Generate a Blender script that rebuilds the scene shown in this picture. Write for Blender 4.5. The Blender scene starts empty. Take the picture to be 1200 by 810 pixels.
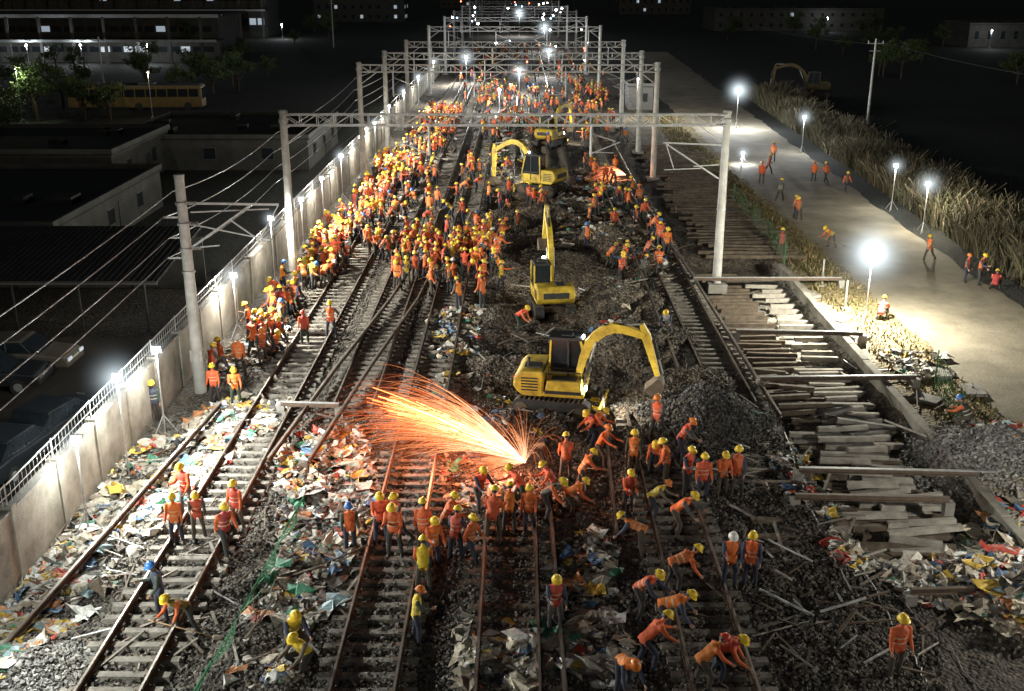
import bpy, bmesh, math, random
import numpy as np
from mathutils import Vector, Matrix, Quaternion
random.seed(7); rng=np.random.default_rng(11)
scn=bpy.context.scene
R=math.radians
# ---------------------------------------------------------------- camera
TH=R(19.2); HC=16.0; F=1250.0
cam=bpy.data.cameras.new("camera"); camo=bpy.data.objects.new("camera",cam); scn.collection.objects.link(camo)
camo.location=(0,0,HC); camo.rotation_euler=(R(90)-TH,0,0)
cam.sensor_width=36; cam.lens=F/1200*36; cam.clip_start=0.5; cam.clip_end=6000
scn.camera=camo
scn.view_settings.view_transform='Standard'; scn.view_settings.look='None'; scn.view_settings.exposure=0

def G(u,v):
    """ground position (metres) hit by the camera ray through an image pixel"""
    x=(u-600)/F; yv=(405-v)/F
    dz=-math.sin(TH)+yv*math.cos(TH); dy=math.cos(TH)+yv*math.sin(TH)
    t=HC/-dz
    return x*t, dy*t
def sh(y): return 0.008*(y-20)

# ---------------------------------------------------------------- world
w=bpy.data.worlds.new("World"); scn.world=w; w.use_nodes=True
nt=w.node_tree; bg=nt.nodes['Background']
sky=nt.nodes.new('ShaderNodeTexSky'); sky.sky_type='NISHITA'; sky.sun_disc=False
sky.sun_elevation=R(8); sky.sun_rotation=R(200)
nt.links.new(sky.outputs[0],bg.inputs[0]); bg.inputs[1].default_value=0.0062
sl=bpy.data.lights.new("fill_sun",'SUN'); sl.energy=0.13; sl.angle=R(3); sl.color=(1.0,0.96,0.90)  # weak fill sun added to lift the whole site
so=bpy.data.objects.new("fill_sun",sl); scn.collection.objects.link(so); so.rotation_euler=(R(48),R(-18),R(0))

# ---------------------------------------------------------------- materials
def nosample(m):
    try: m.cycles.emission_sampling='NONE'
    except Exception: pass
def newmat(name):
    m=bpy.data.materials.new(name); m.use_nodes=True
    return m,m.node_tree,m.node_tree.nodes['Principled BSDF']
def mat(name,col,rough=0.7,metal=0.0,var=0.35,scale=3.0,bump=0.0,bscale=30,emit=None,es=0,col2=None):
    m,t,b=newmat(name); N=t.nodes; L=t.links
    b.inputs['Roughness'].default_value=rough; b.inputs['Metallic'].default_value=metal
    tc=N.new('ShaderNodeTexCoord')
    n=N.new('ShaderNodeTexNoise'); n.inputs['Scale'].default_value=scale; n.inputs['Detail'].default_value=6; n.inputs['Roughness'].default_value=0.65
    L.new(tc.outputs['Object'],n.inputs['Vector'])
    r=N.new('ShaderNodeValToRGB'); r.color_ramp.elements[0].position=0.3; r.color_ramp.elements[1].position=0.7
    c2=col2 if col2 else tuple(min(1,c*(1+var)) for c in col)
    c1=tuple(c*(1-var) for c in col) if not col2 else col
    r.color_ramp.elements[0].color=(*c1,1); r.color_ramp.elements[1].color=(*c2,1)
    L.new(n.outputs['Fac'],r.inputs[0]); L.new(r.outputs[0],b.inputs['Base Color'])
    if bump:
        n2=N.new('ShaderNodeTexNoise'); n2.inputs['Scale'].default_value=bscale; n2.inputs['Detail'].default_value=4
        L.new(tc.outputs['Object'],n2.inputs['Vector'])
        bp=N.new('ShaderNodeBump'); bp.inputs['Strength'].default_value=bump; bp.inputs['Distance'].default_value=0.05
        L.new(n2.outputs['Fac'],bp.inputs['Height']); L.new(bp.outputs[0],b.inputs['Normal'])
    if emit:
        b.inputs['Emission Color'].default_value=(*emit,1); b.inputs['Emission Strength'].default_value=es; nosample(m)
    return m
def attrmat(name,rough=0.8,mult_noise=0.5,nscale=8,bump=0.4,vor=None,attr='Col'):
    m,t,b=newmat(name); N=t.nodes; L=t.links
    b.inputs['Roughness'].default_value=rough
    a=N.new('ShaderNodeAttribute'); a.attribute_name=attr
    tc=N.new('ShaderNodeTexCoord')
    n=N.new('ShaderNodeTexNoise'); n.inputs['Scale'].default_value=nscale; n.inputs['Detail'].default_value=8; n.inputs['Roughness'].default_value=0.7
    L.new(tc.outputs['Object'],n.inputs['Vector'])
    mr=N.new('ShaderNodeMapRange'); mr.inputs[1].default_value=0.3; mr.inputs[2].default_value=0.7
    mr.inputs[3].default_value=1-mult_noise; mr.inputs[4].default_value=1+mult_noise
    L.new(n.outputs['Fac'],mr.inputs[0])
    mx=N.new('ShaderNodeVectorMath'); mx.operation='SCALE'
    L.new(a.outputs['Color'],mx.inputs[0]); L.new(mr.outputs[0],mx.inputs['Scale'])
    last=mx
    hsrc=n.outputs['Fac']
    if vor:
        v=N.new('ShaderNodeTexVoronoi'); v.inputs['Scale'].default_value=vor; L.new(tc.outputs['Object'],v.inputs['Vector'])
        bw=N.new('ShaderNodeSeparateColor'); L.new(v.outputs['Color'],bw.inputs[0])
        m2=N.new('ShaderNodeMapRange'); m2.inputs[3].default_value=0.35; m2.inputs[4].default_value=1.75
        L.new(bw.outputs[0],m2.inputs[0])
        mx2=N.new('ShaderNodeVectorMath'); mx2.operation='SCALE'; L.new(mx.outputs[0],mx2.inputs[0]); L.new(m2.outputs[0],mx2.inputs['Scale'])
        last=mx2; 
        ad=N.new('ShaderNodeMath'); ad.operation='SUBTRACT'; L.new(n.outputs['Fac'],ad.inputs[0]); L.new(v.outputs['Distance'],ad.inputs[1]); hsrc=ad.outputs[0]
    L.new(last.outputs[0],b.inputs['Base Color'])
    if bump:
        bp=N.new('ShaderNodeBump'); bp.inputs['Strength'].default_value=bump; bp.inputs['Distance'].default_value=0.08
        L.new(hsrc,bp.inputs['Height']); L.new(bp.outputs[0],b.inputs['Normal'])
    return m
M={}
M['conc']=mat('concrete_weathered',(0.24,0.23,0.21),0.85,var=0.4,scale=1.5,bump=0.4)
M['wall']=mat('wall_concrete',(0.14,0.13,0.105),0.9,scale=1.1,bump=0.5,col2=(0.36,0.34,0.29))
M['post']=mat('mast_concrete',(0.40,0.40,0.38),0.7,var=0.25,scale=2)
M['galv']=mat('galvanised_steel',(0.38,0.39,0.39),0.55,0.25,var=0.25,scale=5)
M['sleeper']=mat('sleeper_concrete',(0.09,0.08,0.068),0.9,scale=2.5,bump=0.5,col2=(0.27,0.25,0.215))
M['sleeperp']=mat('sleeper_concrete_pale',(0.22,0.20,0.175),0.9,scale=2.5,bump=0.5,col2=(0.46,0.43,0.38))  # paler sleeper copy: lamp light on trench sleepers put into the colour
M['sleeperw']=mat('sleeper_timber',(0.06,0.045,0.032),0.85,scale=2.5,bump=0.5,col2=(0.19,0.15,0.11))
M['rust']=mat('rusty_steel',(0.08,0.058,0.045),0.65,0.3,scale=4,col2=(0.16,0.115,0.085))
M['railtop']=mat('rail_polished',(0.30,0.27,0.24),0.42,0.7,var=0.3,scale=3)
M['yellow']=mat('excavator_yellow_paint',(0.34,0.22,0.03),0.55,scale=2.6,col2=(0.85,0.62,0.06),bump=.15)
M['yellow_unlit']=mat('unlit_yellow_paint',(0.05,0.035,0.015),0.8,scale=2.2,col2=(0.10,0.07,0.02))  # excavator yellow darkened: lack of light out there put into the colour
M['dark']=mat('black_rubber_steel',(0.03,0.03,0.03),0.7,var=0.4)
M['glass']=mat('dark_glass',(0.02,0.025,0.03),0.08,0.0,var=0.2)
M['dirtysteel']=mat('muddy_steel',(0.11,0.085,0.06),0.8,0.2,var=0.5)
M['roof']=mat('dark_roof',(0.018,0.018,0.018),0.9,var=0.5,scale=0.6)
M['plaster']=mat('old_plaster',(0.06,0.06,0.053),0.9,var=0.35,scale=0.8)
M['frame']=mat('window_frame',(0.10,0.10,0.10),0.7,var=0.2)
M['whitep']=mat('white_paint',(0.6,0.6,0.58),0.6,var=0.15)
M['canopyw']=mat('canopy_fascia',(0.32,0.34,0.35),0.6,var=0.25)
M['carpaint']=mat('car_paint',(0.03,0.034,0.04),0.35,0.3,var=0.2)
M['carbeige']=mat('car_paint_beige',(0.16,0.14,0.11),0.35,0.2,var=0.2)
M['green']=mat('green_net',(0.02,0.13,0.05),0.7,var=0.3)
M['wire']=mat('wire_dark',(0.16,0.16,0.16),0.5,0.5)
M['bark']=mat('bark',(0.06,0.045,0.03),0.9,bump=0.4)
M['leaf']=mat('leaf',(0.035,0.06,0.018),0.7,scale=0.6,col2=(0.08,0.12,0.035))
M['bulb']=mat('lamp_led',(1,1,1),emit=(0.92,0.97,1.0),es=60)
M['bulbw']=mat('lamp_warm',(1,1,1),emit=(1,0.85,0.6),es=20)
M['bulbr']=mat('lamp_red',(1,0.1,0.05),emit=(1,0.12,0.05),es=14)
M['bulbb']=mat('lamp_blue_white',(.5,.7,1),emit=(0.35,0.6,1.0),es=14)
M['winlit']=mat('lit_window',(0.8,0.9,0.95),emit=(0.70,0.85,1.0),es=0.35)
M['buspaint']=mat('bus_paint',(0.22,0.15,0.06),0.4,var=0.3)

# ---------------------------------------------------------------- mesh builder
class MB:
    def __init__(s): s.v=[];s.f=[];s.m=[];s.mats=[]
    def mi(s,m):
        m=M[m] if isinstance(m,str) else m
        if m not in s.mats: s.mats.append(m)
        return s.mats.index(m)
    def add(s,vs,fs,m):
        o=len(s.v); s.v+= [tuple(v) for v in vs]; k=s.mi(m)
        for f in fs: s.f.append(tuple(i+o for i in f)); s.m.append(k)
    BF=[(0,3,2,1),(4,5,6,7),(0,1,5,4),(1,2,6,5),(2,3,7,6),(3,0,4,7)]
    def box(s,c,sz,m,rot=None,taper=1.0,tx=None):
        x,y,z=[a/2 for a in sz]; tx=taper if tx is None else tx
        vs=[Vector(p) for p in [(-x,-y,-z),(x,-y,-z),(x,y,-z),(-x,y,-z),(-x*tx,-y*taper,z),(x*tx,-y*taper,z),(x*tx,y*taper,z),(-x*tx,y*taper,z)]]
        if rot is not None:
            if not isinstance(rot,Matrix): rot=Matrix.Rotation(rot,3,'Z')
            vs=[rot@v for v in vs]
        c=Vector(c); s.add([v+c for v in vs],s.BF,m)
    def bar(s,p,q,w,h,m):
        p=Vector(p);q=Vector(q);d=q-p; L=d.length
        if L<1e-6: return
        d.normalize(); up=Vector((0,0,1)) if abs(d.z)<0.95 else Vector((0,1,0))
        a=d.cross(up).normalized(); b=a.cross(d).normalized()
        rot=Matrix((a,d,b)).transposed()
        s.box((p+q)/2,(w,L,h),m,rot)
    def cyl(s,p,q,r1,r2,m,n=10,caps=True):
        p=Vector(p);q=Vector(q);d=(q-p)
        if d.length<1e-6:return
        d.normalize(); up=Vector((0,0,1)) if abs(d.z)<0.95 else Vector((0,1,0))
        a=d.cross(up).normalized(); b=a.cross(d)
        vs=[]
        for c,r in((p,r1),(q,r2)):
            for i in range(n):
                t=2*math.pi*i/n; vs.append(c+a*(math.cos(t)*r)+b*(math.sin(t)*r))
        fs=[(i,(i+1)%n,n+(i+1)%n,n+i) for i in range(n)]
        if caps: fs+= [tuple(range(n-1,-1,-1)),tuple(range(n,2*n))]
        s.add(vs,fs,m)
    def sph(s,c,r,m,n=10,k=7,sc=(1,1,1)):
        vs=[];c=Vector(c)
        for j in range(1,k):
            ph=math.pi*j/k
            for i in range(n):
                t=2*math.pi*i/n
                vs.append(c+Vector((math.sin(ph)*math.cos(t)*r*sc[0],math.sin(ph)*math.sin(t)*r*sc[1],math.cos(ph)*r*sc[2])))
        vs+= [c+Vector((0,0,r*sc[2])),c-Vector((0,0,r*sc[2]))]
        T=len(vs)-2;B=len(vs)-1; fs=[]
        for i in range(n): fs.append((T,i,(i+1)%n)); fs.append((B,(k-2)*n+(i+1)%n,(k-2)*n+i))
        for j in range(k-2):
            for i in range(n): fs.append((j*n+i,(j+1)*n+i,(j+1)*n+(i+1)%n,j*n+(i+1)%n))
        s.add(vs,fs,m)
    def prism(s,poly,y0,y1,m,rot=None,off=(0,0,0)):
        """poly in XZ extruded along Y"""
        n=len(poly); vs=[Vector((a,y0,b)) for a,b in poly]+[Vector((a,y1,b)) for a,b in poly]
        o=Vector(off); vs=[v+o for v in vs]
        fs=[tuple(range(n)),tuple(range(2*n-1,n-1,-1))]+[(i,i+n,(i+1)%n+n,(i+1)%n) for i in range(n)]
        s.add(vs,fs,m)
    def mesh(s,name):
        me=bpy.data.meshes.new(name); me.from_pydata(s.v,[],s.f)
        for m in s.mats: me.materials.append(m)
        me.polygons.foreach_set('material_index',s.m); me.update()
        return me
    def obj(s,name,loc=(0,0,0),rot=0,parent=None,bevel=0,smooth=False):
        me=s.mesh(name)
        bm=bmesh.new(); bm.from_mesh(me); bmesh.ops.recalc_face_normals(bm,faces=bm.faces); bm.to_mesh(me); bm.free()
        o=bpy.data.objects.new(name,me); scn.collection.objects.link(o)
        o.location=loc; o.rotation_euler=(0,0,rot)
        if parent: o.parent=parent
        if bevel:
            b=o.modifiers.new('bevel','BEVEL'); b.width=bevel; b.segments=2; b.limit_method='ANGLE'
        if smooth:
            me.polygons.foreach_set('use_smooth',[True]*len(me.polygons))
        return o
def empty(name,loc=(0,0,0),rot=0,scale=1):
    e=bpy.data.objects.new(name,None); scn.collection.objects.link(e); e.location=loc; e.rotation_euler=(0,0,rot); e.scale=(scale,)*3; e.empty_display_size=0.2
    return e
def npmesh(name,V,Fc,mats,col=None,smooth=False,link=True):
    me=bpy.data.meshes.new(name); k=Fc.shape[1]
    me.vertices.add(len(V)); me.vertices.foreach_set('co',np.ascontiguousarray(V,dtype=np.float32).ravel())
    me.loops.add(Fc.size); me.loops.foreach_set('vertex_index',np.ascontiguousarray(Fc,dtype=np.int32).ravel())
    me.polygons.add(len(Fc)); me.polygons.foreach_set('loop_start',np.arange(0,Fc.size,k,dtype=np.int32))
    try: me.polygons.foreach_set('loop_total',np.full(len(Fc),k,dtype=np.int32))
    except Exception: pass
    me.update(calc_edges=True)
    for m in mats: me.materials.append(m)
    if col is not None:
        a=me.color_attributes.new('Col','FLOAT_COLOR','POINT')
        c=np.ones((len(V),4),dtype=np.float32); c[:,:3]=col; a.data.foreach_set('color',c.ravel())
    me.polygons.foreach_set('use_smooth',np.full(len(Fc),smooth))
    if not link: return me
    o=bpy.data.objects.new(name,me); scn.collection.objects.link(o); return o

# ---------------------------------------------------------------- terrain
TAB=rng.random((256,256))
def vn(x,y):
    xi=np.floor(x).astype(int); yi=np.floor(y).astype(int); fx=x-xi; fy=y-yi
    fx=fx*fx*(3-2*fx); fy=fy*fy*(3-2*fy)
    a=TAB[xi&255,yi&255];b=TAB[(xi+1)&255,yi&255];c=TAB[xi&255,(yi+1)&255];d=TAB[(xi+1)&255,(yi+1)&255]
    return (a*(1-fx)+b*fx)*(1-fy)+(c*(1-fx)+d*fx)*fy
def fbm(x,y,o=4):
    s=0;a=.5
    for i in range(o): s=s+a*(vn(x*2**i+17*i,y*2**i+5*i)-.5); a*=.55
    return s
def box_mask(x,y,x0,x1,y0,y1,s=0.6):
    sg=lambda t:1/(1+np.exp(-np.clip(t/s*3,-40,40)))
    return sg(x-x0)*sg(x1-x)*sg(y-y0)*sg(y1-y)
MOUNDS=[(5.7,46.5,1.9,1.7),(5.2,53,2.2,1.7),(7.3,37.4,1.7,1.5),(0.2,43.5,1.6,0.8),(-0.6,59,1.7,0.8),(6.0,66,2.4,1.5),(5.4,41.0,1.2,1.0),
 (16.9,33.5,2.3,1.5),(-11.6,21.6,1.0,0.6),(3.2,62,1.8,.9),(-.6,50,1.5,.7),(5,76,2.5,1.4),(0,72,2,1.0),(7.6,41.0,1.3,0.9),(14.3,24.5,1.9,1.1),(4.6,34.5,1.2,.55),(0.4,37.2,1.4,.5),(9.2,26,1.6,.5),(8.4,22.5,1.5,.4),(9.8,30.5,1.3,.4)]
TRK=[(-9.4,18,260),(-6.3,38,260),(-3.5,18,260),(-0.1,18,31),(5.0,18,37.5),(8.6,38.5,260),(3.4,84,260),(0.4,84,260),(-12.0,30,44)]
def H(x,y):
    x=np.asarray(x,dtype=float); y=np.asarray(y,dtype=float)
    xs=x-sh(y)
    rail=box_mask(xs,y,-13.0,15.6,-50,150,0.8)
    amp=0.35*np.ones_like(x)
    for c,a,b in TRK:
        near=np.exp(-((xs-c)/1.7)**4)*(y>a-1)*(y<b)
        amp=amp*(1-near*0.90)
    z=amp*(fbm(x*.9,y*.9)+.35*fbm(x*4,y*4,3))*1.3*rail
    z-=0.45*box_mask(xs,y,-0.8,6.9,39,82,1.2)
    z+=0.75*box_mask(xs,y,-0.8,6.9,33,82,1.2)*fbm(x*.6+9,y*.6,4)*1.5
    z-=0.75*box_mask(xs,y,10.2,14.4,27,62,0.5)
    for mx,my,r,h in MOUNDS:
        d=np.sqrt((x-mx)**2+(y-my)**2)/r
        d=d*(1+.35*fbm(x*1.3+mx,y*1.3))
        z+=h*np.clip(1-d*.62,0,1)**1.3
    return z
def hz(x,y): return float(H(np.array([x]),np.array([y]))[0])
xs=np.concatenate([[-2500,-900,-400,-200,-120,-80,-55,-40,-30,-24,-20,-17,-15.5],np.arange(-14.7,21,.28),[22,24,27,30,34,40,50,65,90,130,200,400,900,2500]])
ys=np.concatenate([[-300,-100,-30,0,10,15],np.arange(18,75,.28),np.arange(75,150,.8),[155,165,180,200,230,270,320,400,500,700,1000,1600,3000]])
X,Y=np.meshgrid(xs,ys); Z=H(X,Y)
XS=X-sh(Y)
def mixc(C,c,m): return C*(1-m[...,None])+np.array(c)*m[...,None]
C=np.zeros(X.shape+(3,))+np.array((0.014,0.016,0.013))  # ground beyond the site near black: unlit night put into the colour
C=mixc(C,(0.082,0.068,0.053),box_mask(XS,Y,-13.6,16,-60,900,.8))
C=mixc(C,(0.14,0.105,0.072),box_mask(XS,Y,-1.2,7,38,85,1.2))
C=mixc(C,(0.16,0.12,0.08),box_mask(XS,Y,-.5,5.5,30,40,1.5)*.6)
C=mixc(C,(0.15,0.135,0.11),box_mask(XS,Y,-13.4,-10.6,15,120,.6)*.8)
C=mixc(C,(0.40,0.37,0.31),box_mask(XS,Y,11.8,17.5,43.5,60,.8)*(0.6+.8*np.clip(fbm(X*.8,Y*.8)+.3,0,.5)))  # pale concrete ground, with lamp-lit brightness also put into the vertex colour
C=mixc(C,(0.24,0.18,0.085),box_mask(XS,Y,15.6,19.5,28,130,.8)*.9)
C=mixc(C,(0.035,0.03,0.024),box_mask(X,Y,-60,-14,10,58,1.5))
C=mixc(C,(0.045,0.038,0.03),box_mask(XS,Y,6.4,14.6,16,44,.6)*.8)
for (mx,my,r,h),c in zip(MOUNDS,[(0.15,.125,.095)]*2+[(0.085,.08,.07)]+[(0.14,.11,.08)]*4+[(0.22,.22,.21),(0.22,.22,.22)]+[(0.13,.11,.08)]*8+[(.05,.042,.033)]*3):
    C=mixc(C,c,np.exp(-(((X-mx)**2+(Y-my)**2)/(r*r*1.2))**2))
C*= (1+.9*np.clip(fbm(X*.35+3,Y*.35,3),-.5,.5))[...,None]
nx=len(xs); ny=len(ys); idx=np.arange(nx*ny).reshape(ny,nx)
Fq=np.stack([idx[:-1,:-1],idx[:-1,1:],idx[1:,1:],idx[1:,:-1]],-1).reshape(-1,4)
M['ground']=attrmat('ballast_and_dirt',0.9,0.6,2.2,0.9,vor=9)
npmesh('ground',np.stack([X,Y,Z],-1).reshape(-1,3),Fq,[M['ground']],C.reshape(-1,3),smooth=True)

# road
def strip(name,f0,f1,y0,y1,n,m,z=0.03,nx=14,jit=0.4):
    yy=np.linspace(y0,y1,n); V=[]
    for y in yy:
        a=f0(y)+jit*2*float(fbm(np.array([y*.4]),np.array([3.]))[0])+jit*.8*float(fbm(np.array([y*2.4]),np.array([5.]))[0]); b=f1(y)+jit*2*float(fbm(np.array([y*.4]),np.array([9.]))[0])
        for i in range(nx+1): 
            x=a+(b-a)*i/nx
            V.append((x,y,z if 0<i<nx else -0.03))
    V=np.array(V); idx=np.arange(n*(nx+1)).reshape(n,nx+1)
    Fq=np.stack([idx[:-1,:-1],idx[:-1,1:],idx[1:,1:],idx[1:,:-1]],-1).reshape(-1,4)
    return npmesh(name,V,Fq,[m],smooth=True)
M['road']=mat('dusty_concrete_road',(0.15,0.13,0.095),0.85,scale=0.45,bump=0.5,bscale=8,col2=(0.30,0.265,0.20))
strip('access_road',lambda y:18.6+.012*(y-45),lambda y:26.2+.045*max(0,y-60),24,240,300,M['road'])
M['pave']=mat('yard_paving',(0.03,0.026,0.021),0.85,scale=0.5,bump=0.2,col2=(0.06,0.05,0.038))
strip('yard_road',lambda y:-24,lambda y:-14.9,18,47,50,M['pave'],jit=.05)

# ---------------------------------------------------------------- tracks
def track(cx,y0,y1,m='sleeper',rails=True,miss=0.0,step=0.6,jit=.02,sink=0.0):
    e=empty('railway_track',(cx,y0,0))
    b=MB(); y=y0
    while y<min(y1,170):
        if random.random()>miss:
            x=cx+sh(y)+random.uniform(-jit,jit)*2
            z=0.03+random.uniform(-.02,.01)-sink
            b.box((x-cx,y-y0,z),(2.5*random.uniform(.97,1.02),0.27,0.2),m,Matrix.Rotation(random.uniform(-jit,jit),3,'Z'),taper=.78,tx=.985)
            if y<75:
                for s in(-.75,.75): b.box((x-cx+s,y-y0,z+.115),(.34,.16,.035),'rust')
        y+=step
    b.obj('sleepers',parent=e)
    if rails:
        b=MB()
        for s in(-.7525,.7525):
            n=max(2,int((y1-y0)/12)); 
            for i in range(n):
                ya=y0+(y1-y0)*i/n; yb=y0+(y1-y0)*(i+1)/n
                A=lambda yy,zz:(sh(yy)+s,yy-y0,zz)
                b.bar(A(ya,.16),A(yb,.16),.14,.03,'rust')
                b.bar(A(ya,.225),A(yb,.225),.03,.10,'rust')
                b.bar(A(ya,.285),A(yb,.285),.075,.035,'rust')
                b.bar(A(ya,.3055),A(yb,.3055),.05,.008,'railtop')
        b.obj('rails',parent=e)
    return e
track(-9.4,18,260); track(-6.3,38,260); track(-3.5,18,260,miss=.02,sink=.02)
track(-0.1,18,31,miss=.25,jit=.05,m='sleeperw',sink=.05); track(5.0,18,37.5,sink=.02); track(8.6,38.5,260,jit=.04)
track(3.4,84,260); track(0.4,84,260)
def rail_line(name,pts,z=.2):
    b=MB()
    for p,q in zip(pts[:-1],pts[1:]):
        zp=p[2] if len(p)>2 else z; zq=q[2] if len(q)>2 else z
        b.bar((p[0],p[1],zp),(q[0],q[1],zq),.14,.03,'rust'); b.bar((p[0],p[1],zp+.065),(q[0],q[1],zq+.065),.03,.1,'rust')
        b.bar((p[0],p[1],zp+.13),(q[0],q[1],zq+.13),.075,.04,'railtop')
    return b.obj(name)
rail_line('loose_rail',[(-8.3,33),(-7.4,42),(-6.2,52),(-5.2,64)],.33)
rail_line('loose_rail',[(-6.9,33),(-6.0,42),(-4.8,52),(-4,64)],.33)
rail_line('loose_rail',[(1.25,19,.2),(1.2,31,.2),(1.0,33.5,.3)])
rail_line('loose_rail',[(3.1,28,.35),(3.6,40,.35)])
rail_line('loose_rail',[(10.1,37,.25),(9.9,60,.3),(9.0,80,.3)])
rail_line('loose_rail',[(7.0,42,.3),(7.2,64,.45),(7.1,78,.3)])
rail_line('loose_rail',[(-12.6,22,.2),(-11.2,38,.35)])
rail_line('loose_rail',[(2.2,68,.5),(2.6,80,.5)])

def sleeper_row(x0,x1,y0,y1,step,m,z,jit=.06,ang=0.03,tilt=.02,miss=0):
    b=MB(); y=y0
    while y<y1:
        rot=Matrix.Rotation(random.uniform(-ang,ang),3,'Z')@Matrix.Rotation(random.uniform(-tilt,tilt),3,'Y')
        a=x0+random.uniform(-jit,jit)*4; c=x1+random.uniform(-jit,jit)*4
        if random.random()>=miss:
            b.box(((a+c)/2+sh(y),y+random.uniform(-jit,jit),z+random.uniform(-.03,.03)),(c-a,.24,.2),m,rot,taper=.8,tx=.99)
        y+=step
    return b.obj('exposed_sleepers')
sleeper_row(10.3,12.6,44,60,.62,'sleeperw',-.45)
sleeper_row(12.9,15.0,45,58,.9,'sleeperp',-.3,.1,.05,.03,.2)
sleeper_row(10.6,13.6,27.5,43,.6,'sleeperw',-.5)
sleeper_row(12.2,14.2,36,44,.55,'sleeperp',-.4,.12,.10)
sleeper_row(7.4,10.0,19.5,33,.9,'sleeperw',-.06,.1,.05,.04,.3)
sleeper_row(11.5,16.5,62,105,.75,'sleeperw',.1,.2,.06)
def heap(x,y,n,m,sx=1.6,sy=1.5,z0=-.6,dz=.05,ang=.12):
    b=MB()
    for i in range(n):
        rot=Matrix.Rotation(random.gauss(0,ang),3,'Z')@Matrix.Rotation(random.gauss(0,.05),3,'Y')
        b.box((x+random.gauss(0,sx*.25),y-sy+2*sy*(i+.5)/n+random.gauss(0,.05),z0+.1+i%3*.13+dz),(2.4*random.uniform(.6,1.05),.22,.17),m,rot,taper=.85,tx=.98)
    b.obj('sleeper_heap')
heap(12.3,34.0,22,'sleeperp',1.6,3.4); heap(12.4,30,10,'sleeperp',1.6,1.8); heap(11.4,41,16,'sleeperw',1.6,2.6); heap(13,38,8,'conc',1.2,1.8,ang=.3)
for (u0,v0,u1,v1) in [(812,337,985,337),(862,400,1010,403),(890,457,1072,455),(935,566,1165,571),(930,598,1110,602),(1065,712,1210,708),(330,487,398,489)]:
    a=G(u0,v0);c=G(u1,v1); b=MB(); ym=(a[1]+c[1])/2
    b.bar((a[0],a[1],.42),(c[0],c[1],.42),.16,.03,'rust');b.bar((a[0],a[1],.50),(c[0],c[1],.50),.03,.13,'rust');b.bar((a[0],a[1],.575),(c[0],c[1],.575),.12,.03,'galv' if v0<580 else 'rust')
    for p in(a,c): b.box((p[0],p[1],.2),(.3,.3,.45),'conc')
    b.obj('steel_cross_beam')
b=MB(); y=27.0
while y<58:
    b.box((15.0+sh(y),y+1.0,-.25+random.uniform(-.02,.02)),(.34,1.99,1.3),'wall',random.uniform(-.01,.01)); y+=2
b.obj('trench_retaining_wall',bevel=.03)
b=MB()
for u,v in [(1140,460),(1085,470),(905,372),(960,360),(930,385),(985,375),(1100,440),(945,345),(890,350),(1000,395)]:
    x,y=G(u,v); b.box((x,y,hz(x,y)+.1),(random.uniform(1,1.8),random.uniform(.6,1),.14),'conc',Matrix.Rotation(random.uniform(0,3),3,'Z')@Matrix.Rotation(random.uniform(-.08,.08),3,'X'))
b.obj('concrete_slabs',bevel=.015)

# ---------------------------------------------------------------- left wall
b=MB(); y=14.0
while y<230:
    x=-13.75+sh(y)
    b.box((x,y+1.47,1.05),(.22,2.94,2.3),'wall'); b.box((x,y+2.97,1.12),(.34,.3,2.5),'wall'); b.box((x+.0,y+1.47,2.245),(.3,2.66,.09),'conc')
    b.cyl((x,y+2.97,2.37),(x,y+2.97,3.0),.025,.025,'galv',6)
    b.bar((x,y,2.95),(x,y+3,2.95),.035,.035,'galv')
    if y<110:
        for k in range(1,12): b.bar((x,y+k*.25-.02,2.3),(x,y+k*.25-.02,2.93),.010,.010,'galv')
        b.bar((x,y,2.62),(x,y+3,2.62),.02,.02,'galv')
    y+=3
b.obj('boundary_wall')

# ---------------------------------------------------------------- gantries
def truss(b,p,q,w,h,n,m='galv',r=.07):
    p=Vector(p);q=Vector(q)
    for dy in(-w/2,w/2):
        for dz in(-h/2,h/2):
            o=Vector((0,dy,dz)); b.bar(p+o,q+o,r,r,m)
    for i in range(n):
        a=p.lerp(q,i/n); d=p.lerp(q,(i+1)/n)
        for dy in(-w/2,w/2):
            s=1 if i%2 else -1
            b.bar(a+Vector((0,dy,-h/2*s)),d+Vector((0,dy,h/2*s)),r*.6,r*.6,m)
            b.bar(a+Vector((0,dy,-h/2)),a+Vector((0,dy,h/2)),r*.55,r*.55,m)
        for dz in(-h/2,h/2):
            s=1 if i%2 else -1
            b.bar(a+Vector((0,-w/2*s,dz)),d+Vector((0,w/2*s,dz)),r*.5,r*.5,m)
def hanger(b,x,y,zt,side=1,k_=1.0):
    b.cyl((x,y,zt),(x,y,zt-1.9*k_),.06,.06,'galv',6)
    b.cyl((x,y,zt-.4),(x+side*1.6*k_,y,zt-1.0*k_),.035,.035,'galv',6)
    b.cyl((x,y,zt-1.8*k_),(x+side*1.9*k_,y,zt-1.05*k_),.035,.035,'galv',6)
    b.cyl((x,y,zt-1.7*k_),(x+side*1.5*k_,y,zt-1.75*k_),.025,.025,'galv',6)
    for k in range(3): b.cyl((x+side*(.14+.07*k),y,zt-.45-.03*k),(x+side*(.17+.07*k),y,zt-.46-.03*k),.08,.08,'conc',8)
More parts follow.
